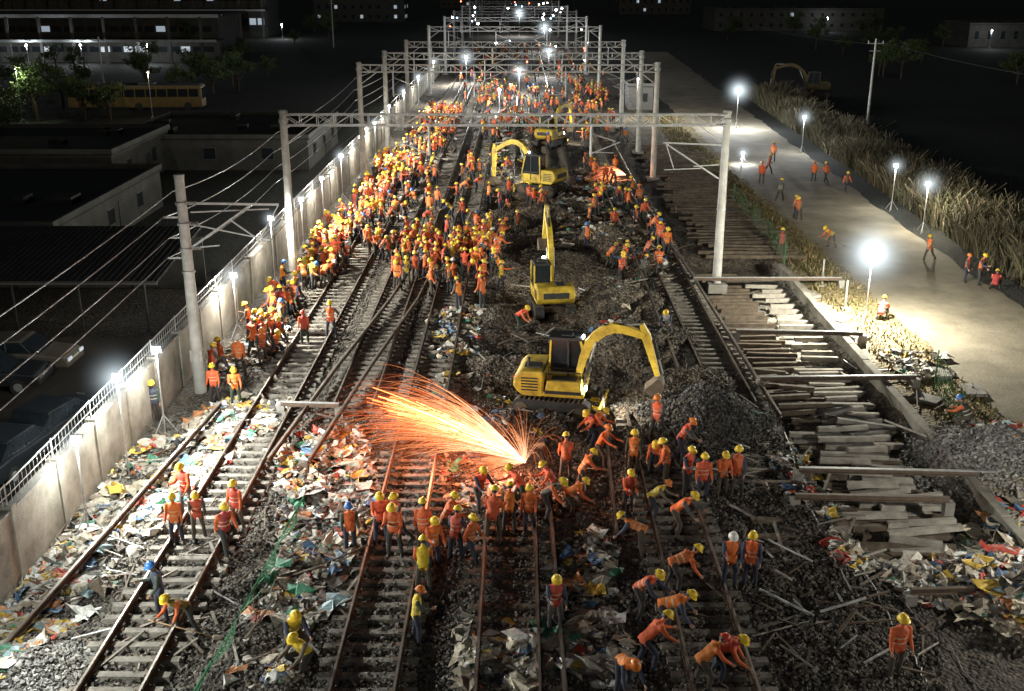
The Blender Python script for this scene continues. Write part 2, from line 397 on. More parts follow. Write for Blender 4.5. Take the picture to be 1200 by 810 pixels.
def gantry(xl,xr,y,h=9.4,beam=8.9,r=.22,det=True,first=False):
    b=MB()
    for x in(xl,xr):
        z0=-.4
        b.cyl((x,y,z0),(x,y,h),r*1.15,r*.85,'post',14)
        b.box((x,y,-.05),(1.0,1.0,.5),'conc')
        b.cyl((x,y,h-.65),(x,y,h-.45),r*1.15,r*1.15,'galv',14);b.cyl((x,y,h-.15),(x,y,h-.05),r*1.1,r*1.1,'galv',14)
        b.cyl((x,y,4.2),(x,y,4.28),r*1.15,r*1.15,'galv',14)
    n=26 if det else 14
    truss(b,(xl,y,beam),(xr,y,beam),.5,.55,n,r=.065)
    for x,s in((xl,1),(xr,-1)): b.bar((x,y,beam-1.3),(x+s*1.4,y,beam-.3),.07,.07,'galv')
    if first:
        x=xr
        b.bar((x,y,7.6),(x-3.2,y+.2,7.7),.08,.08,'galv'); b.bar((x,y,5.7),(x-3.0,y+.2,7.6),.08,.08,'galv'); b.bar((x-1.2,y,6.4),(x-3.1,y+.1,6.3),.05,.05,'galv'); b.bar((x,y,6.6),(x-1.6,y,6.5),.05,.05,'galv'); b.bar((x-3.1,y,7.7),(x-2.6,y,6.3),.05,.05,'galv')
        for xx,s in((-4.3,-1),(4.1,1)): hanger(b,xx,y,beam-.3,s,.8)
    else:
        for x,s in((xl+2.7,1),(xl+9.2,1),(xr-7.3,-1),(xr-1.6,-1)): hanger(b,x,y,beam-.3,s)
    return b.obj('catenary_gantry')
gantry(-11.8,11.1,55.8,first=True)
gantry(-12.2,11.6,87.5); gantry(-11.7,11.9,101); gantry(-11.3,11.9,118); gantry(-11.4,12.1,152,det=False)
for y in(185,215,250,295,350,420): gantry(-11.2,12.4,y,det=False)
b=MB(); x,y=-12.6,40.2
b.cyl((x,y,-.4),(x,y,8.75),.25,.18,'post',16); b.cyl((x,y,8.7),(x,y,8.85),.2,.2,'galv',12)
for z in(7.7,6.9,5.0,5.9): b.cyl((x,y,z),(x,y,z+.1),.25,.25,'galv',14)
def off(a,bz,dy=0): return (x+a,y+dy,bz)
b.bar(off(.2,7.75),off(3.7,7.7),.09,.09,'galv'); b.bar(off(.2,6.0),off(2.6,7.65),.08,.08,'galv'); b.bar(off(.2,6.95),off(3.3,6.3),.05,.05,'galv')
b.bar(off(1.8,7.1),off(3.0,6.2),.05,.05,'galv'); b.bar(off(.2,6.0),off(1.3,6.1),.05,.05,'galv'); b.bar(off(3.7,7.7),off(2.9,6.4),.045,.045,'galv')
b.bar(off(.3,7.4),off(3.2,7.42,.5),.05,.05,'galv')
for z in(7.75,6.0,6.95):
    for k in range(4): b.cyl(off(.28+k*.08,z),off(.31+k*.08,z),.09,.09,'conc',8)
b.bar(off(-.2,7.2),off(-.75,7.2),.07,.07,'galv'); b.bar(off(-.2,5.6),off(-.75,5.6),.07,.07,'galv'); b.bar(off(-.2,6.4),off(-.6,6.4),.06,.06,'galv')
b.box(off(0,1.6),(.5,.35,.5),'galv')
b.obj('catenary_mast')
def wire(name,pts,sag=.4,r=.018,n=12,m='wire'):
    b=MB()
    for p,q in zip(pts[:-1],pts[1:]):
        prev=None
        for i in range(n+1):
            t=i/n; a=Vector(p).lerp(Vector(q),t); a.z-=sag*4*t*(1-t)
            if prev is not None: b.cyl(prev,a,r,r,m,4,caps=False)
            prev=a
    return b.obj(name)
M['wirel']=mat('wire_light',(0.45,0.46,0.48),0.5,0.3)
for dx,z in((-.75,7.2),(-.75,5.6),(-.6,6.4),(-.3,8.2)):
    wire('overhead_wire',[(-12.6+dx,5,z),(-12.6+dx,40.2,z),(-12.1+dx*.5,55.8,z),(-12.3+dx*.5,87.5,z),(-11.7,118,z)],.35,r=.02,m='wirel')
for xx in(-9.3,-3.4,8.7):
    wire('contact_wire',[(xx,55.8,7.3),(xx+.1,87.5,7.3),(xx+.3,118,7.3),(xx+.5,152,7.3)],.3,r=.014)
wire('overhead_wire',[(-9.3,40,6.3),(-9.2,55.8,6.8)],.1)
def ground_cable(pts,m='whitep',r=.018):
    b=MB(); P=[]
    for (u0,v0),(u1,v1) in zip(pts[:-1],pts[1:]):
        for k in range(10):
            t=k/10; a=G(u0+(u1-u0)*t,v0+(v1-v0)*t); P.append((a[0]+random.gauss(0,.03),a[1]+random.gauss(0,.03)))
    P=[(x_,y_,hz(x_,y_)+.05) for x_,y_ in P]
    for p,q in zip(P[:-1],P[1:]): b.cyl(p,q,r,r,m,5,caps=False)
    b.obj('ground_cable')
ground_cable([(920,500),(945,600),(1010,680),(1060,760),(1090,810)]); ground_cable([(935,560),(985,640),(1020,720)],'dark'); ground_cable([(960,560),(1000,660),(1110,760),(1150,810)],'conc')
ground_cable([(470,800),(520,700),(540,620)],'dark'); ground_cable([(60,560),(90,610),(120,640),(100,700)],'dark',.022)

# ---------------------------------------------------------------- lamps
def vol_mat(name,col,k_,pw):
    m=bpy.data.materials.new(name); m.use_nodes=True; t=m.node_tree; N=t.nodes; L=t.links
    N.remove(N['Principled BSDF'])
    tc=N.new('ShaderNodeTexCoord'); ln=N.new('ShaderNodeVectorMath'); ln.operation='LENGTH'; L.new(tc.outputs['Object'],ln.inputs[0])
    a=N.new('ShaderNodeMath'); a.operation='SUBTRACT'; a.inputs[0].default_value=1; L.new(ln.outputs['Value'],a.inputs[1]); a.use_clamp=True
    p=N.new('ShaderNodeMath'); p.operation='POWER'; L.new(a.outputs[0],p.inputs[0]); p.inputs[1].default_value=pw
    k=N.new('ShaderNodeMath'); k.operation='MULTIPLY'; L.new(p.outputs[0],k.inputs[0]); k.inputs[1].default_value=k_
    e=N.new('ShaderNodeEmission'); e.inputs[0].default_value=(*col,1); L.new(k.outputs[0],e.inputs[1])
    L.new(e.outputs[0],N['Material Output'].inputs['Volume']); nosample(m); return m
HM=vol_mat('lamp_glow_volume',(.80,.93,1),2.2,6.5)  # emissive falloff spheres added to paint the glow around lamps
hb=MB(); hb.sph((0,0,0),1.0,HM,14,9); HMESH=hb.mesh('lamp_glow_volume')
SMK=vol_mat('glowing_smoke',(1,.20,.10),.20,1.8)  # smoke whose red spark glow is emission put into the volume
def lamp(x,y,z,P,name='work_lamp',col=(.92,.97,1),bulb='bulb',halo=1.0,br=.11,flood=None):
    e=empty(name,(x,y,0))
    b=MB(); b.cyl((0,0,-.1),(0,0,z-.1),.035,.028,'galv',8)
    for a in(0,2.1,4.2): b.bar((0,0,.7),(math.cos(a)*.5,math.sin(a)*.5,0),.03,.03,'galv')
    b.box((0,.1,z+.02),(.34,.06,.26),'dark'); b.bar((0,0,z-.12),(0,.1,z),.05,.05,'galv')
    b.obj('pole',parent=e)
    b=MB(); b.sph((0,-.08,z),br,bulb,12,8); b.obj('bulb',parent=e,smooth=True)
    if P>0:
        l=bpy.data.lights.new('lamp_light','POINT'); l.energy=P*(.22 if flood is not None else 1); l.color=col; l.shadow_soft_size=.12
        o=bpy.data.objects.new('lamp_light',l); scn.collection.objects.link(o); o.parent=e; o.location=(0,-.08,z-.3)
        if flood is not None:
            l=bpy.data.lights.new('flood_light','SPOT'); l.energy=P; l.color=col; l.shadow_soft_size=.12; l.spot_size=R(150); l.spot_blend=.5
            o=bpy.data.objects.new('flood_light',l); scn.collection.objects.link(o); o.parent=e; o.location=(.18,-.08,z-.05)
            d=Vector((math.cos(R(flood)),math.sin(R(flood)),-.15)); o.rotation_euler=d.to_track_quat('-Z','Y').to_euler()
    if halo:
        o=bpy.data.objects.new('lamp_glow',HMESH); scn.collection.objects.link(o); o.parent=e; o.location=(0,-.08,z); o.scale=(halo,)*3
    return e
for y,z,P,hl in[(15,3.6,1300,0),(21.5,3.6,1900,0),(28.8,3.0,2200,1.0),(32.4,3.6,4200,1.9),(36.2,3.2,2400,.9),(47,3.0,4400,1.3),(55,3.9,3800,1.1),(63,3.3,4200,1.0),(70,3.3,3600,0),(78,3.5,4600,1.4),(88,3.4,4400,0),(97,3.4,4600,1.3),(108,3.6,4600,0),(122,3.6,5000,1.6),(140,3.6,6000,1.8),(165,3.6,6000,2.0)]:  # nearest two are out of view, added to light the left foreground
    lamp(-12.95+sh(y),y,z,P,halo=hl,col=(1,.96,.84) if y>40 else (.97,1,.92),flood=0,bulb='bulb')
lamp(17.1,49.2,3.5,8500,halo=3.4,col=(1,.95,.78),br=.2)
lamp(26.9,68.5,3.2,1600,'street_lamp',halo=1.9,col=(1,.92,.70)); lamp(27.2,75.5,3.2,700,'street_lamp',halo=1.5,col=(1,.97,.85))
lamp(27.3,101,3.4,900,'street_lamp',halo=1.8); lamp(24.5,118,4.1,5000,'street_lamp',halo=3.2,br=.2)
lamp(20.5,95,1.0,500,halo=1.5); lamp(14.6,127,4.5,3600,halo=0,col=(1,.93,.75))
lamp(18.0,24,4.2,3000,halo=0,col=(1,.96,.84)); lamp(17.5,15,4.2,1500,halo=0,col=(1,.96,.84))  # out-of-view lamps added to light the right foreground
for x,y,z,P,bl in[(1,150,3.5,4500,'bulb'),(-7,168,4,4000,'bulb'),(6,180,4,4000,'bulb'),(-3,205,4,0,'bulb'),(7,240,5,5000,'bulb'),(-8,262,5,0,'bulb'),(2,300,6,6000,'bulb'),(13,330,6,0,'bulb'),(-12,360,6,0,'bulb'),
    (5,420,8,0,'bulbw'),(-3,480,9,0,'bulb'),(14,520,9,0,'bulbw'),(-20,455,8,0,'bulb'),(26,470,7,0,'bulb'),(9,560,10,0,'bulbr'),(-8,600,11,0,'bulbr'),(17,380,5,0,'bulb'),(-16,300,5,0,'bulb'),(-1.5,130,3,3500,'bulb')]:
    lamp(x,y,z,P,halo=(1.5+y*.009) if (P and y>140) else .0,bulb=bl,br=.10+y*.0005)
for i in range(46):
    y=random.uniform(140,620); lamp(random.uniform(-13,14)*(1+y/900),y,random.uniform(2,7),0,halo=0,bulb=random.choice(['bulb','bulbb','bulbb','bulbw','bulb','bulbr']),br=.04+y*.0005)

# ---------------------------------------------------------------- excavators
def excavator(x,y,rot,scale=1.0,boom=((.75,1.15),(1.15,2.9),(2.3,3.55),(3.7,3.25)),stick=(4.15,1.5),lamp_on=True,house_rot=0,z=None,yc='yellow'):
    z=hz(x,y)+.02 if z is None else z
    e=empty('excavator',(x,y,z),rot,scale)
    b=MB()
    for s in(-.82,.82):
        poly=[]
        for k in range(9): a=math.pi/2+math.pi*k/8; poly.append((-1.1+.34*math.cos(a),.35+.34*math.sin(a)))
        for k in range(9): a=-math.pi/2+math.pi*k/8; poly.append((1.1+.34*math.cos(a),.35+.34*math.sin(a)))
        b.prism(poly,s-.22,s+.22,'dark')
        for k in range(14): b.box((-1.15+k*.177,s,.70),(.07,.46,.035),'dirtysteel'); b.box((-1.15+k*.177,s,.005),(.07,.46,.035),'dirtysteel')
        for k in range(5): b.cyl((-.9+k*.45,s-.235,.22),(-.9+k*.45,s+.235,.22),.11,.11,'dirtysteel',10)
        for xx in(-1.1,1.1): b.cyl((xx,s-.24,.35),(xx,s+.24,.35),.24,.24,'dirtysteel',12)
    b.box((0,0,.42),(1.6,1.25,.3),'dirtysteel'); b.cyl((0,0,.5),(0,0,.8),.5,.5,'dark',16)
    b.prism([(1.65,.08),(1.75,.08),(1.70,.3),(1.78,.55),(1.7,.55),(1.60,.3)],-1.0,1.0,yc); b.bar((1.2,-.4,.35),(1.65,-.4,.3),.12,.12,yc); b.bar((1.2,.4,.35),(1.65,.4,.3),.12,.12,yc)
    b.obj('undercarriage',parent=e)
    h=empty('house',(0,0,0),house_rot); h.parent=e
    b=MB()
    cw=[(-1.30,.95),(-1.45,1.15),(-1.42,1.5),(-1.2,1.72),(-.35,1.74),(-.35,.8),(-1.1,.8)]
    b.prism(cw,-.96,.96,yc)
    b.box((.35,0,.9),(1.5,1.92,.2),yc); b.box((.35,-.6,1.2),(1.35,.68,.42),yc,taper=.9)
    b.obj('body',parent=h,bevel=.07)
    b=MB()
    for k in range(5): b.box((-.85,-.975,1.05+k*.11),(.6,.02,.05),'dark')
    for k in range(5): b.box((-.85,.975,1.05+k*.11),(.6,.02,.05),'dark')
    b.cyl((-.95,-.5,1.7),(-.95,-.5,2.1),.05,.05,'dark',8); b.box((.35,-.965,1.0),(1.3,.02,.12),'dark'); b.box((-.8,-.3,1.765),(.6,.5,.05),'dark')
    b.box((-1.455,0,1.32),(.02,1.3,.30),'dark'); b.box((-.36,0,1.755),(.05,1.9,.03),'dark'); b.box((.35,-.6,1.42),(.9,.45,.03),'dark')
    for yy in(-.9,): 
        b.cyl((.95,yy,1.4),(.95,yy,1.75),.02,.02,'dark',6); b.cyl((-.2,yy,1.4),(-.2,yy,1.75),.02,.02,'dark',6); b.bar((.95,yy,1.75),(-.2,yy,1.75),.035,.035,'dark')
    b.obj('trim',parent=h)
    b=MB(); cx0,cx1,cy0,cy1,z0,z1=-.3,1.0,.10,.95,1.0,2.65
    prof=[(cx0,z0),(cx1+.05,z0),(cx1+.08,1.5),(cx1-.18,z1-.05),(cx0+.05,z1-.05)]
    b.prism(prof,cy0+.03,cy1-.03,'glass')
    b.box(((cx0+cx1)/2-.07,(cy0+cy1)/2,z1),(1.2,.86,.09),'dark')
    def pil(p,q,m='dark'):
        for yy in(cy0,cy1): b.bar((p[0],yy,p[1]),(q[0],yy,q[1]),.07,.07,m)
    pil(prof[1],prof[2],yc);pil(prof[2],prof[3],yc);pil(prof[4],prof[0],yc); pil((.4,z0),(.38,z1-.05)); pil((cx0,1.55),(cx1+.08,1.5))
    b.box((.35,cy1+.015,1.2),(1.25,.03,.42),yc); b.box((.35,cy0-.015,1.2),(1.25,.03,.42),yc); b.box((cx0-.02,(cy0+cy1)/2,1.3),(.03,.8,.6),yc)
    b.box((.3,(cy0+cy1)/2,2.72),(.4,.4,.05),'dark')
    b.obj('cab',parent=h)
    b=MB()
    wd=[.20,.34,.34,.22]; top=[];bot=[]
    bp=[Vector((p[0],0,p[1])) for p in boom]
    def cr(t):
        i=min(2,int(t*3)); f=t*3-i; P=[bp[max(i-1,0)],bp[i],bp[i+1],bp[min(i+2,3)]]
        return .5*((2*P[1])+(P[2]-P[0])*f+(2*P[0]-5*P[1]+4*P[2]-P[3])*f*f+(3*P[1]-P[0]-3*P[2]+P[3])*f**3), wd[i]*(1-f)+wd[i+1]*f
    N_=9; cs=[cr(k/N_*.9999) for k in range(N_+1)]
    for i,(p,w_) in enumerate(cs):
        d=(cs[min(i+1,N_)][0]-cs[max(i-1,0)][0]).normalized(); nrm=Vector((-d.z,0,d.x)); top.append(p+nrm*w_/2); bot.append(p-nrm*w_/2)
    poly=[(v.x,v.z) for v in top]+[(v.x,v.z) for v in reversed(bot)]
    b.prism(poly,-.13,.13,yc,off=(0,-.08,0))
    t=bp[3]; s=Vector((stick[0],0,stick[1])); d=(s-t).normalized(); n=Vector((-d.z,0,d.x)); u=t-d*.45
    poly=[u+n*.1,t+n*.2,s+n*.08,s-n*.08,t-n*.12,u-n*.05]; b.prism([(v.x,v.z) for v in poly],-.11,.11,yc,off=(0,-.08,0))
    b.obj('boom_and_stick',parent=h)
    b=MB()
    def ram(p,q,yy):
        p=Vector((p[0],yy,p[1]));q=Vector((q[0],yy,q[1])); m=p.lerp(q,.55); b.cyl(p,m,.065,.065,'dark',8); b.cyl(m,q,.035,.035,'galv',8)
    kn=bp[1].lerp(bp[2],.3)
    ram((.95,1.0),(kn.x,kn.z-.05),-.26); ram((.95,1.0),(kn.x,kn.z-.05),.1)
    kn2=bp[1].lerp(bp[2],.6)
    ram((kn2.x,kn2.z+.3),(u.x,u.z),-.08)
    mid=t.lerp(s,.15)+n*.25; ram((mid.x,mid.z),((s+n*.2).x,(s+n*.2).z),-.08)
    bx,bz=s.x,s.z; arc=[]
    for k in range(8):
        a=R(70)-R(230)*k/7; arc.append((bx-.1+.36*math.cos(a)*1.0,bz-.33+.34*math.sin(a)))
    b.prism(arc,-.42,.26,'dirtysteel')
    for k in range(5): b.box((arc[-1][0],-.36+k*.14,arc[-1][1]-.05),(.05,.05,.14),'dirtysteel')
    b.obj('bucket_and_rams',parent=h)
    if lamp_on:
        b=MB(); b.box((1.13,-.75,1.15),(.06,.2,.14),'bulb'); b.box((.9,.3,2.72),(.06,.16,.1),'bulb'); b.obj('work_light',parent=h)
        l=bpy.data.lights.new('head_light','SPOT'); l.energy=700; l.spot_size=R(120); l.spot_blend=.6; l.shadow_soft_size=.08; l.color=(1,.94,.78)
        o=bpy.data.objects.new('head_light',l); scn.collection.objects.link(o); o.parent=h; o.location=(1.25,-.75,1.3); o.rotation_euler=(R(75),0,R(-90))
    return e
excavator(1.75,38.9,R(-14),1.08,house_rot=R(4),boom=((.75,1.15),(1.15,2.6),(2.0,3.25),(3.1,3.0)),stick=(3.6,1.55))
excavator(2.05,52.6,R(97),1.0,boom=((.75,1.15),(1.0,2.9),(1.6,4.0),(2.6,4.7)),stick=(3.3,3.2))
x,y=G(636,224); excavator(x,y,R(150),1.15,boom=((.75,1.15),(1.4,2.8),(2.4,3.3),(3.8,2.6)),stick=(3.9,.8))
x,y=G(645,172); excavator(x,y,R(60),1.05)
x,y=G(955,114); excavator(x,y,R(170),1.3,lamp_on=False,boom=((.75,1.15),(1.4,2.6),(2.7,3.3),(4.3,2.9)),stick=(4.5,1.1),z=0,yc='yellow_unlit')

# ---------------------------------------------------------------- scatter : stones & litter
def frames(n):
    q=rng.normal(size=(n,4)); q/=np.linalg.norm(q,axis=1)[:,None]
    w_,x_,y_,z_=q.T
    return np.stack([np.stack([1-2*(y_*y_+z_*z_),2*(x_*y_-z_*w_),2*(x_*z_+y_*w_)],-1),np.stack([2*(x_*y_+z_*w_),1-2*(x_*x_+z_*z_),2*(y_*z_-x_*w_)],-1),np.stack([2*(x_*z_-y_*w_),2*(y_*z_+x_*w_),1-2*(x_*x_+y_*y_)],-1)],1)
OCT=np.array([(1,0,0),(-1,0,0),(0,1,0),(0,-1,0),(0,0,1),(0,0,-1)],float)
OF=np.array([(0,2,4),(2,1,4),(1,3,4),(3,0,4),(2,0,5),(1,2,5),(3,1,5),(0,3,5)])
def lumps(name,px,py,size,cols,mt,base=OCT,faces=OF,flat=(.6,1),jit=.35,zoff=.3,asp=(.6,1.3),zadd=0):
    n=len(px); k=len(base)
    V=np.repeat(base[None],n,0)*(1+rng.uniform(-jit,jit,(n,k,1)))
    sc=rng.uniform(asp[0],asp[1],(n,1,3)); V=V*sc
    V=np.einsum('nij,nkj->nki',frames(n),V)
    V*=size[:,None,None]; V[:,:,2]*=rng.uniform(flat[0],flat[1],(n,1))
    pz=H(px,py)+size*zoff+zadd
    V+=np.stack([px,py,pz],-1)[:,None,:]
    Fc=(faces[None]+np.arange(n)[:,None,None]*k).reshape(-1,faces.shape[1])
    return npmesh(name,V.reshape(-1,3),Fc,[mt],np.repeat(cols,k,0))
M['stone']=attrmat('ballast_stone',0.85,.3,20,0)
n=85000
py=20+ (rng.random(n)**1.6)*55; px=rng.uniform(-13,10.2,n)+sh(py)
keep=np.ones(n,bool); zadd=np.zeros(n)
for c,a,b_ in TRK[:6]:
    on=(np.abs(px-sh(py)-c)<.95)&(py>a)&(py<b_)
    keep&=~(on&(rng.random(n)<.35)); zadd+=on*rng.uniform(0,.09,n)
px=px[keep];py=py[keep]; zadd=zadd[keep]; n=len(px)
g=rng.uniform(.03,.19,n)[:,None]*np.array([[1,.91,.80]])
lumps('ballast_stones',px,py,rng.uniform(.03,.075,n),g,M['stone'],zadd=zadd)
PX=[];PY=[];CC=[]
for i,(mx,my,r,h) in enumerate(MOUNDS):
    k=3200 if i in(7,2) else 1000
    a=rng.uniform(0,6.28,k); d=np.sqrt(rng.random(k))*r*1.5
    PX.append(mx+np.cos(a)*d);PY.append(my+np.sin(a)*d)
    gg={7:.28,8:.26,2:.12,17:.08,18:.08,19:.08}.get(i,.17)
    CC.append(rng.uniform(.4,1.25,k)[:,None]*gg*np.array([[1,.98,.94]]) if i in(7,8,2) else rng.uniform(.3,1.2,k)[:,None]*gg*np.array([[1,.86,.69]]))
px=np.concatenate(PX);py=np.concatenate(PY)
lumps('rubble_stones',px,py,rng.uniform(.03,.09,len(px)),np.concatenate(CC),M['stone'])
bm=bmesh.new(); bmesh.ops.create_icosphere(bm,subdivisions=1,radius=1); bm.verts.ensure_lookup_table()
ICO=np.array([v.co[:] for v in bm.verts]); IF=np.array([[v.index for v in f.verts] for f in bm.faces]); bm.free()
gx,gy=np.meshgrid(np.linspace(-1,1,4),np.linspace(-1,1,4)); SHT=np.stack([gx.ravel(),gy.ravel(),0*gx.ravel()],-1)
ii=np.arange(16).reshape(4,4); SF=np.stack([ii[:-1,:-1],ii[:-1,1:],ii[1:,1:],ii[1:,:-1]],-1).reshape(-1,4)
M['litter']=attrmat('crumpled_plastic_and_cloth',0.6,.35,9,.4)
PAL=np.array([(.55,.52,.46),(.70,.70,.67),(.38,.34,.28),(.24,.20,.15),(.48,.42,.32),(.10,.20,.36),(.48,.07,.045),(.62,.43,.07),(.07,.27,.16),(.05,.05,.055),(.10,.08,.065),(.52,.22,.09),(.30,.42,.46),(.18,.16,.14)])
PW=np.array([.15,.13,.13,.10,.13,.045,.04,.055,.035,.05,.06,.03,.03,.045]); PW/=PW.sum()
def inpoly(P,x,y):
    r=np.zeros(len(x),bool); n=len(P); j=n-1
    for i in range(n):
        xi,yi=P[i];xj,yj=P[j]
        c=((yi>y)!=(yj>y))&(x<(xj-xi)*(y-yi)/(yj-yi+1e-9)+xi); r^=c; j=i
    return r
def polypts(uvs,n):
    P=[G(*p) for p in uvs]; a=np.array(P); ox=[];oy=[];c=0
    while c<n:
        x=rng.uniform(a[:,0].min(),a[:,0].max(),n*3);y=rng.uniform(a[:,1].min(),a[:,1].max(),n*3)
        k=inpoly(P,x,y)&(rng.random(n*3)<np.clip(.15+4*(fbm(x*.7,y*.7)+.10),.03,1)); ox.append(x[k]);oy.append(y[k]);c+=k.sum()
    return np.concatenate(ox)[:n],np.concatenate(oy)[:n]
def litter(uvs,n,smin=.04,smax=.24,tone=1.0):
    x,y=polypts(uvs,n); s=smin+(smax-smin)*rng.random(n)**2.2
    c=PAL[rng.choice(len(PAL),n,p=PW)]*rng.uniform(.6,1.15,(n,1))*tone
    h=n*3//5
    a=lumps('litter_pile',x[:h],y[:h],s[:h],c[:h],M['litter'],ICO,IF,(.25,.7),.5,.3,(.35,1.3))
    V=np.repeat(SHT[None],n-h,0)+rng.normal(0,.28,(n-h,16,3)); V*=rng.uniform(.5,1.4,(n-h,1,3)); V[:,:,2]*=.9
    an=rng.uniform(0,6.28,n-h); ca,sa=np.cos(an)[:,None],np.sin(an)[:,None]
    V=np.stack([V[:,:,0]*ca-V[:,:,1]*sa,V[:,:,0]*sa+V[:,:,1]*ca,V[:,:,2]],-1)*(s[h:]*1.25)[:,None,None]
    V+=np.stack([x[h:],y[h:],H(x[h:],y[h:])+s[h:]*.5+.02],-1)[:,None,:]
    b_=npmesh('crumpled_sheets',V.reshape(-1,3),(SF[None]+np.arange(n-h)[:,None,None]*16).reshape(-1,4),[M['litter']],np.repeat(c[h:],16,0)); b_.parent=a
litter([(95,560),(330,440),(345,480),(200,600),(110,720),(0,810),(-60,810),(0,725)],5200,tone=1.05)
litter([(240,455),(335,330),(355,360),(300,440)],600)
litter([(320,520),(420,500),(450,600),(380,700),(260,810),(330,640)],1900,tone=.95)
litter([(330,720),(400,600),(420,640),(350,800),(300,810)],380,tone=.9)
litter([(1060,640),(1200,590),(1260,700),(1200,760),(1060,700)],3400,.06,.30,1.1)
litter([(1030,412),(1100,415),(1130,440),(1060,450)],600,.06,.24)
litter([(505,365),(565,360),(560,420),(500,420)],600,.06,.26,1.3)
litter([(690,400),(740,270),(760,300),(720,420)],350)
litter([(540,730),(640,730),(640,810),(540,810)],170,.08,.28)
litter([(640,640),(720,620),(740,810),(640,810)],320,.06,.26,.9)
litter([(500,530),(610,540),(600,600),(520,600)],350)
litter([(960,600),(1060,640),(1060,700),(980,680)],500)
litter([(480,440),(620,440),(640,520),(560,530)],300,tone=.8)
litter([(560,210),(620,210),(640,140),(580,140)],700,.1,.35,1.15)
litter([(660,300),(740,300),(720,200),(650,200)],700,.1,.32,1.1)
litter([(440,260),(480,260),(540,160),(520,160)],400,.1,.3)
litter([(700,200),(760,230),(800,330),(760,330)],400,.1,.3)
litter([(1120,520),(1200,500),(1200,560)],100)
litter([(880,480),(1060,480),(1090,620),(930,620)],450,.05,.2)

b=MB()
for i in range(380):
    if i<170: u,v=random.uniform(860,1100),random.uniform(400,800)
    elif i<290: u,v=random.uniform(560,800),random.uniform(240,520)
    else: u,v=random.uniform(60,420),random.uniform(470,800)
    x,y=G(u,v); L=random.uniform(.4,1.9); a=random.uniform(0,3.14); z=hz(x,y)+.10
    z2=random.uniform(-.06,.18)
    b.bar((x,y,z),(x+math.cos(a)*L,y+math.sin(a)*L,z+z2),random.uniform(.02,.09),random.uniform(.02,.05),random.choice(['sleeperw','rust','sleeper','dirtysteel','galv','sleeperp']))
b.obj('scattered_planks_and_pipes')

def net(name,pts,h0,h1,lean=.0,post=True,sp=.16,rows=9):
    b=MB()
    for (x0,y0),(x1,y1) in zip(pts[:-1],pts[1:]):
        L=math.hypot(x1-x0,y1-y0); k=max(2,int(L/sp)); pv=None
        for i in range(k+1):
            t=i/k; x=x0+(x1-x0)*t;y=y0+(y1-y0)*t; col=[]
            for j in range(rows+1):
                f=j/rows; wob=.10*math.sin(i*.45+j*.6)*f
                col.append(Vector((x+lean*f+wob,y,h0+(h1-h0)*f-.12*math.sin(f*3.1)*math.sin(i*.2)**2)))
            for p,q in zip(col[:-1],col[1:]): b.bar(p,q,.010,.010,'green')
            if pv:
                for p,q in zip(pv,col): b.bar(p,q,.010,.010,'green')
            pv=col
        if post:
            b.cyl((x0,y0,h0),(x0+lean,y0,h1+.2),.03,.03,'green',6); b.cyl((x1,y1,h0),(x1+lean,y1,h1+.2),.03,.03,'green',6)
    return b.obj(name)
net('green_netting_fence',[(-7.5,20.5),(-7.2,24),(-6.9,28.5)],.1,1.1,.7)
net('green_netting_fence',[(16.4,36),(17.2,40.5)],.0,1.5,sp=.3,rows=5)
net('green_netting_fence',[(15.8,60),(16.2,66),(16.4,78)],0,1.3,sp=.35,rows=4)

# ---------------------------------------------------------------- sparks
def spark_mat(name):
    m,t,b=newmat(name); N=t.nodes; L=t.links
    a=N.new('ShaderNodeAttribute'); a.attribute_name='Col'
    e=N.new('ShaderNodeEmission'); L.new(a.outputs['Color'],e.inputs[0]); e.inputs[1].default_value=1
    L.new(e.outputs[0],N['Material Output'].inputs['Surface']); nosample(m); return m
SM=spark_mat('glowing_sparks')
def sparks(name,O,n,vmin,vmax,az0,az_s,elr,T,rad,core,decay=2.8):
    Vs=[];Fs=[];Cs=[];o=0; S=18
    for i in range(n):
        az=az0+random.gauss(0,az_s); el=R(random.triangular(*elr)); sp=random.uniform(vmin,vmax)
        v=np.array([math.cos(el)*math.cos(az),math.cos(el)*math.sin(az),math.sin(el)])*sp
        t0=0 if random.random()<.5 else random.uniform(0,.6)*T; t1=random.uniform(.35,1)*T
        if t1<t0+.06: t1=t0+.12
        k=random.uniform(.5,1.3); ts=np.linspace(t0,t1,S)
        dr=(1-np.exp(-k*ts))/k
        P=O+v*dr[:,None]; P[:,2]-=4.6*ts**2
        g=P[:,2]>0.03; 
        if g.sum()<4: continue
        P=P[g]; tt=ts[g]; m=len(P)
        r=rad*random.uniform(.5,1.3)*(1-.45*tt/T)
        br=np.exp(-decay*tt/T)*random.uniform(.4,1.6)
        col=np.stack([(2.6*br+.50),(1.55*br**1.4+.075),(.95*br**2.0+.03)],-1)*core
        ring=np.array([(0,1,0),(0.5,-.5,.8),(-.5,-.5,-.8)])
        for q in ring: Vs.append(P+q*r[:,None]); Cs.append(col)
        for a,bb in((0,1),(1,2),(2,0)):
            A=o+a*m+np.arange(m-1); B=o+bb*m+np.arange(m-1)
            Fs.append(np.stack([A,A+1,B+1,B],-1))
        o+=3*m
    return npmesh(name,np.concatenate(Vs),np.concatenate(Fs),[SM],np.concatenate(Cs))
O=np.array([0.45,32.7,.45])
pe=empty('grinding_sparks',(0,0,0))
